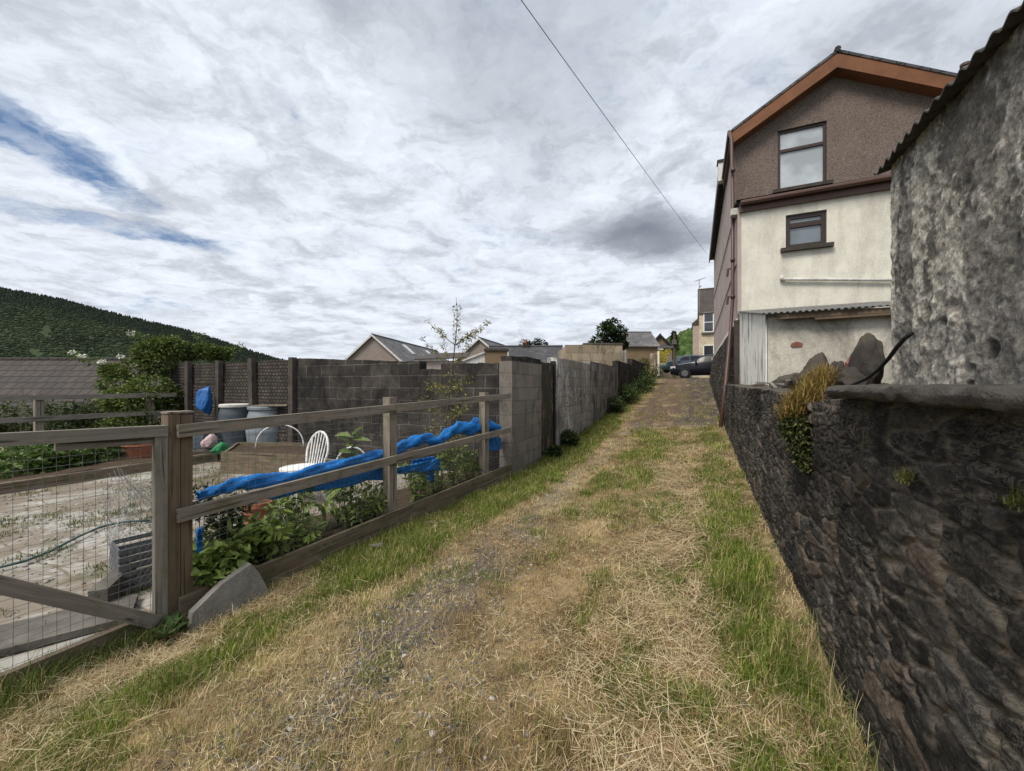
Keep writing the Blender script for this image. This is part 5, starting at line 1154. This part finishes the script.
# grit on the patio
n = 5200; pd = RNG.uniform(-2.5, 4.6, n); pp = -8.4+RNG.random(n)*5.0; k = fbm(pd*1.1, pp*1.1, 161)+.25*RNG.random(n) > .60; pd, pp = pd[k], pp[k]; n = len(pd)
V, F, C = pebbles(np.stack([SN*pd+CS*pp, CS*pd-SN*pp, GZ+E+gar(pd, pp)+.004], 1), (.005+.018*RNG.random(n)**3)[:, None]*RNG.uniform(.6, 1.3, (n, 3)), cols(n, (.18, .155, .125), (.36, .33, .29)))
tag(npmesh('patio_grit', V, F, MT['gravel'], loc=Vector((0, 0, 0)), col=C), 'loose brown grit scattered over the patio', 'grit', kind='stuff')
# patio weeds
n = 1600; pu = RNG.uniform(0, 1, n); pd = RNG.uniform(-3, 4.5, n); pp = -8.4+pu*4.8; k = fbm(pd*1.7, pp*1.7, 131) > .50; pd, pp = pd[k], pp[k]; n = len(pd)
rt = np.stack([SN*pd+CS*pp, CS*pd-SN*pp, np.full(n, GZ+E+.0)], 1); ii = RNG.integers(0, n, 17000); rt2 = rt[ii]+RNG.normal(0, .05, (17000, 3))*[1, 1, 0]
V, F, C = blades(rt2, RNG.uniform(.02, .08, 17000), np.full(17000, .007), RNG.uniform(0, 6.28, 17000), np.abs(RNG.normal(.6, .4, 17000)), RNG.normal(.5, .3, 17000), cols(17000, (.06, .085, .022), (.16, .16, .05), (.3, .24, .12), .2))
tag(npmesh('patio_weeds', V, F, MT['grass'], loc=Vector((0, 0, 0)), col=C), 'short weeds and moss in the cracks of the patio', 'weeds', kind='stuff')

# ================================================================ houses and trees beyond
def cottage(name, label, c, ang, L, wd, eave, peak, z0, wallm, roofm, verge='white_old', over=.25, hips=False, sky=(), wins=(), chim=None, cat='house', vw=.22):
    """gabled building: c = point under the near gable end of the ridge; ang = ridge direction from +Y towards +X; heights from eye level"""
    a = Vector((math.sin(ang), math.cos(ang), 0)); b = Vector((a.y, -a.x, 0)); o = Vector((c[0], c[1], E)); root = T(name, label, cat, o+UP*z0)
    P = lambda x, y, z: o+a*x+b*y+UP*z
    h = wd/2; m = MB()
    for x in (0, L): m.poly([P(x, -h, z0), P(x, h, z0), P(x, h, eave), P(x, 0, peak-.05), P(x, -h, eave)])
    for s in (-1, 1): m.poly([P(0, s*h, z0), P(L, s*h, z0), P(L, s*h, eave), P(0, s*h, eave)])
    m.build('wall', MT[wallm], root)
    sl = (peak-eave)/h; m = MB(); e2 = eave-sl*over+.06; h2 = h+over
    for s in (-1, 1):
        q = [P(-over, s*h2, e2), P(L+over, s*h2, e2), P(L+over, 0, peak+.06), P(-over, 0, peak+.06)]
        ln = math.hypot(h2, peak-e2); m.poly(q, [(0, 0), (L+2*over, 0), (L+2*over, ln), (0, ln)])
        m.poly([p-UP*.1 for p in q]); m.poly([q[0], q[1], q[1]-UP*.1, q[0]-UP*.1])
        m.poly([q[0], q[3], q[3]-UP*.1, q[0]-UP*.1]); m.poly([q[1], q[2], q[2]-UP*.1, q[1]-UP*.1])
    rf = m.build('roof', MT[roofm], root)
    m = MB(); m.tube([P(-over, 0, peak+.07), P(L+over, 0, peak+.07)], .10, 6); m.build('ridge_tiles', MT[roofm], rf)
    if verge:
        for s in (-1, 1):
            m = MB(); x = -over-.03; m.prism([P(x, s*h2, e2-vw+.02), P(x, s*h2, e2+.04), P(x, 0, peak+.10), P(x, 0, peak+.10-vw)], a*.03); m.build('bargeboard', MT[verge], root)
    for x, y, w_, l_ in sky:              # roof lights lying in the slope
        n = Vector(b*math.copysign(1, y)*sl+UP).normalized(); t = a.cross(n); m = MB(); z = peak+.06-sl*abs(y); m.box(P(x, y, z)+n*.03, a, t, n, w_, l_, .09); k = m.build('roof_light', MT['white_old'], rf)
        m = MB(); m.box(P(x, y, z)+n*.06, a, t, n, w_-.15, l_-.15, .05); m.build('pane', MT['glass_sky'], k)
    for side, q, z, w_, hh in wins:       # windows: side 'g' near gable, 'l'/'r' long sides
        if side == 'g': ce, ex, nn = P(-.03, q, z), b, -a
        else: s = 1 if side == 'r' else -1; ce, ex, nn = P(q, s*(h+.03), z), a, b*s
        m = MB()
        for dx, dz, ww, hw in ((-w_/2, 0, .09, hh), (w_/2, 0, .09, hh), (0, -hh/2, w_+.09, .09), (0, hh/2, w_+.09, .09), (0, 0, w_-.09, .07)): m.box(ce+ex*dx+UP*dz, ex, nn, UP, ww, .10, hw)
        k = m.build('window', MT['white_paint'], root); m = MB(); m.box(ce+nn*.005, ex, nn, UP, w_-.05, .03, hh-.05); m.build('pane', MT['glass_dark'], k)
        m = MB(); m.box(ce-UP*(hh/2+.13)+nn*.05, ex, nn, UP, w_+.45, .25, .14); m.build('sill', MT['concrete'], k)
    if chim:
        for x, y, s_, z1 in chim:
            m = MB(); m.box(P(x, y, (peak-.8+z1)/2), a, b, UP, s_, s_*.8, z1-peak+.8); k = m.build('chimney', MT['brick_dark'], root)
            m = MB(); m.lathe([(.12, 0), (.10, .3), (.07, .3)], P(x, y, z1), 10); m.build('chimney_pot', MT['terracotta'], k)
    return root
MT['brick_dark'] = m_block('sooty_brick', (.10, .065, .05), (.075, .05, .04), .22, .075, .01, (.02, .018, .017))
MT['brown_wall'] = m_render('brown_render', (.26, .215, .19), (.16, .13, .115), (.5, .8), 30., .2, (.8, .4, 1), .4)
MT['tan_wall'] = m_plain('brown_cladding', (.19, .135, .085), .8, .2, .2, 2.)
MT['stone_tan'] = m_block('yellow_stone', (.56, .48, .36), (.47, .39, .28), .5, .25, .012, (.20, .15, .10), (.5, .8))
R_ = math.radians
cottage('bungalow', 'bungalow gable with brown render and a long grey slate roof with two roof lights', (-13.97, 40), R_(8.6), 19, 6.0, 2.5, 5.05, -2, 'brown_wall', 'slate_grey', sky=((6.2, 1.15, .9, 1.7), (13.2, 1.2, .9, 1.6)))
cottage('bungalow', 'smaller gabled bungalow with white verges beyond the sapling', (-3.4, 42), R_(17), 8.5, 5.0, 2.9, 4.95, -2, 'brown_wall', 'slate_grey')
cottage('low_house', 'house with a dark slate roof slope and a white verge, by the flat roofed box', (4.2, 35), R_(-88), 6.0, 5.0, 1.7, 3.38, -1.5, 'cream_dirty', 'slate', chim=((3.0, 0, .55, 3.75),))
tn = T('tin_roofed_shed', 'low brown tin roofed shed with a pinkish wall just above the block wall', 'shed', Q(-4.2, 21, -1.5)); m = MB(); m.box(Q(-3.75, 22, .05), (1, 0, 0), (0, 1, 0), UP, 2.3, 2.2, 2.5); m.build('wall', MT['pink'], tn)
m = MB(); m.prism([Q(-5.1, 20.7, 1.32), Q(-2.4, 20.7, 1.42), Q(-2.5, 23.4, 1.88), Q(-4.75, 23.4, 1.85)], UP*.06); m.build('roof', MT['tile_dark'], tn)
fb = T('flat_roofed_box', 'small brown flat roofed outbuilding with a pale sloping side roof', 'outbuilding', Q(-1, 26, -1.5)); m = MB(); m.box(Q(-1.02, 26.6, .35), (1, 0, 0), (0, 1, 0), UP, 1.42, 1.6, 3.75); m.build('wall', MT['tan_wall'], fb)
m = MB(); m.box(Q(-1.02, 26.6, 2.32), (1, 0, 0), (0, 1, 0), UP, 1.6, 1.8, .13); m.build('roof', MT['tile_dark'], fb)
m = MB(); m.prism([Q(-3.4, 26, 1.45), Q(-1.76, 26, 2.10), Q(-1.76, 26, 1.0), Q(-3.4, 26, 1.0)], Vector((0, 1.2, 0))); m.prism([Q(-3.5, 25.9, 1.45), Q(-3.5, 25.9, 1.56), Q(-1.745, 25.9, 2.25), Q(-1.745, 25.9, 2.12)], Vector((0, 1.4, 0))); m.build('side_roof', MT['white_old'], fb)
m = MB(); m.box(Q(-.26, 26.2, 1.6), (1, 0, 0), (0, 1, 0), UP, .08, .9, 1.2); m.build('downpipe', MT['white_old'], fb)
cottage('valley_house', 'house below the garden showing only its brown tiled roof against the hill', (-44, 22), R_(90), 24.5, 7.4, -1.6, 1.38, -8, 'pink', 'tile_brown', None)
cottage('slate_house', 'grey slate roofed house behind the sandstone block building', (15.6, 45.4), R_(-90), 3.2, 5.5, 4.3, 6.0, 0, 'tan_wall', 'slate_grey', None)
cottage('slate_house', 'lower slate roof between the grey roof and the dark gabled house', (18.4, 48), R_(-90), 3.6, 4.5, 4.4, 5.45, 0, 'brown_wall', 'slate', None)
cottage('dark_gable_house', 'dark brown gabled house at the end of the lane behind the yellow shrub', (17.3, 46.5), R_(14), 7, 3.0, 4.3, 5.9, .3, 'tan_wall', 'tile_dark', 'black', wins=(('g', 0, 3.6, .9, .5),))
m = MB(); pch = T('white_porch', 'small white pitched porch in front of the dark gabled house', 'porch', Q(15.9, 46, 1)); m.prism([Q(14.9, 45.5, 4.3), Q(16.2, 45.5, 4.75), Q(17.3, 45.5, 4.2), Q(17.3, 45.5, 4.05), Q(14.9, 45.5, 4.15)], Vector((0, 2, 0))); m.build('roof', MT['white_old'], pch)
m = MB(); m.box(Q(16.1, 46.6, 2.5), (1, 0, 0), (0, 1, 0), UP, 1.9, 1.5, 3.2); m.build('wall', MT['tan_wall'], pch)
yh = cottage('stone_house', 'yellow stone house with brown tiled roof and white sash windows past the parked car', W(47.2, 11.565), R_(-65.3), 11.2, 6, 7.3, 10.2, 0, 'stone_tan', 'tile_dark', None, over=.12, wins=(('l', 10.35, 6.3, .85, 1.9), ('l', 10.35, 3.0, .9, 2.0)))
m = MB(); m.tube([Q(18.86, 40.1, 6.5), Q(18.86, 40.1, 10.7)], .035, 6); m.tube([Q(18.4, 40.1, 10.5), Q(19.5, 40.1, 10.85)], .02, 5)
for k in range(5): m.tube([Q(18.5+k*.2, 39.75, 10.53+.065*k), Q(18.5+k*.2, 40.45, 10.53+.065*k)], .013, 4)
m.tube([Q(18.86, 40.1, 9.9), Q(18.86, 39.7, 9.9)], .05, 6); m.build('aerial', MT['galv'], yh)
pk_ = T('pink_house', 'narrow pink rendered house end with a dark roof beside the yellow stone house', 'house', W(47, .0, .5)); m = MB(); m.box(W(48, .14, 3.4), EP, ED, UP, .75, 3.4, 6); m.build('wall', MT['pink'], pk_)
m = MB(); m.prism([W(46.2, -.32, 6.41), W(46.2, -.32, 6.55), W(46.2, .52, 7.3), W(46.2, .52, 6.41)], ED*3.6); m.build('roof', MT['tile_dark'], pk_)
# sandstone block building
sb = T('sandstone_outbuilding', 'roofless sandstone block outbuilding with a worn top edge behind the lane wall', 'outbuilding', Q(3.9, 19.4, -1)); m = MB(); x = 2.55; r = 1.55
while x < 5.25:
    w_ = random.uniform(.45, .75); w_ = min(w_, 5.27-x); m.box(Q(x+w_/2, 19.15, (-1.5+r)/2+.2), (1, 0, 0), (0, 1, 0), UP, w_-.002, .3, r+1.9+random.uniform(-.06, .02)*(1 if x < 3.2 else .3)); x += w_
m.build('wall', MT['block_sand'], sb)
m = MB(); m.box(Q(2.7, 20.8, .2), (1, 0, 0), (0, 1, 0), UP, .25, 3, 3.4); m.box(Q(5.12, 20.8, .2), (1, 0, 0), (0, 1, 0), UP, .25, 3, 3.4); m.build('wall', MT['block_sand'], sb)
m = MB(); m.box(Q(4.35, 19.15, 1.99), (1, 0, 0), (0, 1, 0), UP, 1.9, .34, .07, .01); m.build('coping', MT['concrete'], sb)
m = MB(); m.box(Q(5.36, 19.4, .6), (1, 0, 0), (0, 1, 0), UP, .34, .2, 2.2); tag(m.build('white_board', MT['white_board'], loc=Q(5.6, 19.3, -.5)), 'flaking white board panel standing beside the sandstone outbuilding', 'board')
# trees
b = Q(6.0, 27, -.3); cs = [at(u, v, 27+random.uniform(-.8, .8)) for u, v in ((600, 342), (610, 337), (606, 330), (616, 340), (612, 327), (595, 348), (618, 333), (604, 348), (614, 350), (622, 345), (588, 352), (608, 326))]
tree('broadleaf_tree', 'dark round topped tree rising behind the sandstone outbuilding', b, 4.2, cs, [.62]*9+[.4, .38, .3], 5200, .17, .10, (.018, .034, .012), (.05, .08, .024), .14)
for k, (u, v, Y, s_, lab) in enumerate(((662, 357, 29, .42, 'bright yellow flowering shrub beside the white post at the lane end'), (645, 366, 23.5, .45, 'olive green shrub on top of the far end of the lane wall'), (650, 372, 22, .45, 'dull green shrub hanging over the far lane wall'))):
    c = at(u, v, Y); cs = [c+Vector((random.uniform(-1, 1)*s_, random.uniform(-1, 1)*s_, random.uniform(-1.1, .9)*s_*(1.2 if k == 0 else .7))) for q in range(12)]
    plant('shrub', lab, 'shrub', Vector((c.x, c.y, E+(float(G(26, -2)) if k == 0 else 1.0))), cs, [.25]*12, 900, .09, .05, (.42, .34, .02) if k == 0 else (.08, .085, .03), (.62, .52, .04) if k == 0 else (.15, .15, .05), stems=4)
m = MB(); m.box(at(658.5, 362, 27.5)-UP*.1, EP, ED, UP, .12, .12, 1.7); tag(m.build('white_post', MT['white_paint'], loc=at(658.5, 378, 27.5), bevel=.01), 'plain white post at the end of the lane wall', 'post')
m = MB(); m.box(at(653, 368, 26.2), EP, ED, UP, .35, .35, 1.9); tag(m.build('brick_pier', MT['block_sand'], loc=at(653, 380, 26.2), bevel=.01), 'short sandstone pier ending the lane wall', 'pier')
up_ = T('utility_pole', 'wooden utility pole with a small box at the end of the lane', 'utility pole', at(674, 380, 36)); m = MB(); m.tube([at(674.3, 382, 36), at(674.3, 333, 36)], [.13, .10], 8); m.build('pole', MT['bark'], up_); m = MB(); m.box(at(674.3, 342, 35.8), (1, 0, 0), (0, 1, 0), UP, .34, .2, .4); m.build('box', MT['concrete'], up_)

# ================================================================ cars
MT['car_glass'] = m_plain('tinted_glass', (.012, .014, .016), .25, .3, .1, 3.)
def car(name, label, nose, fwd, mat, L=4.4, hatch=True):
    fwd = Vector(fwd).normalized(); bk = -fwd; side = Vector((bk.y, -bk.x, 0)); root = T(name, label, 'car', nose+bk*L/2)
    k = L/4.4; I = lambda x, a, b: float(np.interp(x/k, a, b))
    zr = lambda x: I(x, [0, .08, .3, .7, 1.15, 1.5, 2.0, 2.6, 3.3, 3.8, 4.15, 4.35, 4.4], [.62, .78, .90, .97, 1.04, 1.27, 1.50, 1.58, 1.56, 1.48, 1.30, 1.02, .8])
    zs = lambda x: min(zr(x)-.02, I(x, [0, .3, 1.15, 3.8, 4.4], [.58, .85, .97, 1.03, .9]))
    hw = lambda x: I(x, [0, .12, .5, 3.9, 4.3, 4.4], [.62, .76, .88, .88, .80, .72])
    zb = lambda x: I(x, [0, .4, 4, 4.4], [.28, .20, .22, .34])
    def sec(x):
        w_, r, s = hw(x), zr(x), zs(x); t = min(1, max(0, (r-s-.02)/.3)); wr = w_*(1-.24*t)
        return [(0, zb(x)), (w_*.88, zb(x)), (w_, zb(x)+.16), (w_*1.01, (zb(x)+s)/2+.05), (w_*.97, s), (wr, max(s+.01, r-.06*t-.01)), (wr*.82, r), (0, r+.012)]
    full = lambda x: [(y, z) for y, z in sec(x)]+[(-y, z) for y, z in sec(x)[-2:0:-1]]
    Pt = lambda x, y, z: nose+bk*x+side*y+UP*z
    xs = np.linspace(0, L, 56); m = MB(); n = 14; i0 = 0
    for x in xs: m.v += [tuple(Pt(x, y, z)) for y, z in full(x)]
    for a in range(len(xs)-1):
        for q in range(n): m.f.append([a*n+q, a*n+(q+1) % n, (a+1)*n+(q+1) % n, (a+1)*n+q]); m.u.append([(0, 0)]*4)
    m.f += [list(range(n)), [(len(xs)-1)*n+q for q in range(n)][::-1]]; m.u += [[(0, 0)]*n]*2
    m.build('body', MT[mat], root, smooth=True)
    def glass(x0, x1, s, t0=.12, t1=.9):
        m = MB()
        def f(a, b):
            x = x0+(x1-x0)*a; S = sec(x); (ya, za), (yb, zb_) = S[4], S[5]; t = t0+(t1-t0)*b
            return Pt(x, s*(ya+(yb-ya)*t+.008), za+(zb_-za)*t)
        m.grid(f, 8, 3); m.build('window', MT['car_glass'], root)
    for s in (-1, 1):
        glass(1.65*k, 2.45*k, s); glass(2.53*k, 3.3*k, s); glass(3.38*k, 3.8*k, s, .2, .85)
        m = MB(); m.box(Pt(1.55*k, s*.98, 1.04), bk, side, UP, .12, .2, .14); m.build('mirror', MT[mat], root, bevel=.03)
        m = MB(); m.box(Pt(.2, s*.66, .73), bk+side*s*.5, side-bk*s*.5, UP, .34, .2, .14); m.build('headlight', MT['lamp'], root, bevel=.03)
    m = MB(); m.grid(lambda a, b: Pt((1.22+.72*a)*k, (b-.5)*2*sec((1.22+.72*a)*k)[5][0]*.80, zr((1.22+.72*a)*k)+.018), 8, 6); m.build('windscreen', MT['car_glass'], root)
    for x in (.88*k, 3.52*k):
        for s in (-1, 1):
            c = Pt(x, s*.79, .335); m = MB(); m.tube([c-side*.12, c-side*.10, c+side*.10, c+side*.12], [.30, .335, .335, .30], 24); w_ = m.build('wheel', MT['rubber'], root)
            m = MB(); m.tube([c+side*s*.115, c+side*s*.128], .205, 20); m.build('rim', MT['alloy'], w_)
            m = MB(); m.tube([c+side*s*.05, c+side*s*.075], .385, 24); m.build('wheel_arch', MT['black'], root)
    return root
car('parked_car', 'very dark blue hatchback parked across the top of the lane', W(29.25, -1.50, .475), -EP, 'car')
car('parked_car', 'lighter blue car parked behind the dark hatchback', Q(13.9, 37.5, 1.25), Vector((-1, .1, 0)), 'car_blue')

# ================================================================ hills
def crest(u): return np.interp(u, [-900, -200, 0, 60, 100, 190, 270, 330, 420, 700], [190, 262, 288, 299, 310, 331, 357, 372, 378, 380])
def hillpt(u, b):
    Y = 900-560*np.clip(b, 0, 1)-np.minimum(b, 0)*500; v = crest(u); z0 = (385.5-v)/FP*900
    bb = np.clip(b, 0, 1); z = z0*(1-bb)**1.25-55*bb+np.minimum(b, 0)*z0*.5; z = z+14*(fbm(u*.02, b*4, 141)-.5)*np.clip(bb*5, 0, 1)
    return (u-512)/FP*900*(Y/900)**.9, Y, z
us = np.linspace(-500, 640, 150); bs = np.linspace(-.35, 1, 60); UU, BB = np.meshgrid(us, bs, indexing='ij'); X, Y, Z = hillpt(UU, BB)
n1 = fbm(UU*.03, BB*9, 142)[..., None]; top = (1-sm(BB, .12, .2))[..., None]
C = np.array([.03, .045, .02])*(.6+.8*n1)*(1-top)+np.array([.014, .022, .014])*top
struct(npmesh('valley_hill', np.stack([X, Y, Z+E], -1).reshape(-1, 3), gridf(150, 60)[:, ::-1], MT['hill'], loc=Vector((0, 0, 0)), col=C.reshape(-1, 3), smooth=True))
def crowns(P, r, h, cone, col):
    """low faceted tree crowns for a far wood"""
    n = len(P); k = 6; a = np.arange(k)*2*np.pi/k; V = []; 
    lv = [(0.45, 0.), (1., .35), (.75, .72)]; ring = []
    for rr_, zz_ in lv:
        R = np.where(cone, np.interp(zz_, [0, .35, .72], [1., .72, .35]), rr_)[:, None]*r[:, None]*RNG.uniform(.75, 1.25, (n, k))
        ring.append(np.stack([P[:, :1]+R*np.cos(a), P[:, 1:2]+R*np.sin(a), np.repeat(P[:, 2:3], k, 1)+h[:, None]*zz_*RNG.uniform(.9, 1.1, (n, k))], -1))
    tip = (P+np.stack([0*h, 0*h, h], 1))[:, None]
    V = np.concatenate(ring+[tip], 1); N = 3*k+1; F = []
    for L in range(2):
        for q in range(k): F += [[L*k+q, L*k+(q+1) % k, (L+1)*k+(q+1) % k], [L*k+q, (L+1)*k+(q+1) % k, (L+1)*k+q]]
    for q in range(k): F.append([2*k+q, 2*k+(q+1) % k, 3*k])
    F = (np.arange(n)[:, None, None]*N+np.array(F)).reshape(-1, 3)
    return V.reshape(-1, 3), F, np.repeat(col, N, 0)*RNG.uniform(.93, 1.07, (n*N, 1))
n = 42000; u = RNG.uniform(-260, 400, n); b = RNG.random(n)**1.15*.95; cl = fbm(u*.035, b*9, 143); con = (b < np.interp(u, [-200, 60, 200, 300], [.17, .14, .20, .3])+.03*(cl-.5)); keep = con | (cl > .26); u, b, cl, con = u[keep], b[keep], cl[keep], con[keep]
X, Y, Z = hillpt(u, b); n = len(u); P = np.stack([X, Y, Z+E-.5], 1)
sz = np.where(con, 1.9, 2.3)*RNG.uniform(.6, 1.4, n); hh = np.where(con, 5., 2.2)*RNG.uniform(.7, 1.25, n)
cA = cols(n, (.010, .018, .012), (.022, .032, .02)); cB = cols(n, (.018, .028, .016), (.032, .044, .022))*(.3+1.5*fbm(u*.03, b*8, 144))[:, None]
V, F, C = crowns(P, sz, hh, con, np.where(con[:, None], cA, cB))
tag(npmesh('hillside_woods', V, F, MT['wood_far'], loc=Vector((0, 0, 0)), col=C, smooth=True), 'dark wooded hillside with a conifer ridge across the valley', 'woods', kind='stuff')
def knoll(x, y): return 44*np.exp(-(((x-150)/75)**2+((y-270)/110)**2))
xs = np.linspace(20, 330, 60); ys = np.linspace(120, 420, 50); XX, YY = np.meshgrid(xs, ys, indexing='ij')
struct(npmesh('wooded_knoll', np.stack([XX, YY, knoll(XX, YY)-3+E], -1).reshape(-1, 3), gridf(60, 50), MT['hill'], loc=Vector((0, 0, 0)), col=np.full((3000, 3), .04)*[.9, 1.3, .6], smooth=True))
n = 4200; x = RNG.uniform(70, 230, n); y = RNG.uniform(160, 380, n); P = np.stack([x, y, knoll(x, y)-3.5+E], 1); cl = fbm(x*.05, y*.05, 151)
V, F, C = crowns(P, RNG.uniform(1.6, 3., n), RNG.uniform(2.5, 5.5, n), np.zeros(n, bool), cols(n, (.03, .055, .016), (.08, .12, .035))*(.6+.9*cl)[:, None])
tag(npmesh('knoll_woods', V, F, MT['wood_far'], loc=Vector((0, 0, 0)), col=C), 'bright green wooded knoll beyond the end of the lane', 'woods', kind='stuff')
b = at(674, 352, 150); tree('conifer', 'single pointed conifer standing in front of the green knoll', Vector((b.x, b.y, E+8)), 12, [at(674, v, 150) for v in (352, 347, 343, 339, 336, 333)], [1.9, 1.7, 1.4, 1.1, .8, .5], 900, .7, .4, (.02, .035, .014), (.045, .07, .025), .25)
for k, (u, v, Y, lab) in enumerate(((539, 345, 60, 'small dark tree top beside the chimney of the low house'), (8 + 520, 346, 58, 'dark bush behind the low house chimney'))):
    c = at(u, v, Y); tree('far_tree', lab, Vector((c.x, c.y, E+1)), c.z-E-.5, [c+Vector((random.uniform(-.9, .9), 0, random.uniform(-.6, .6))) for q in range(6)], [.6]*6, 500, .3, .2, (.012, .022, .01), (.03, .045, .016), .1, group='dark tree tops behind the low house')
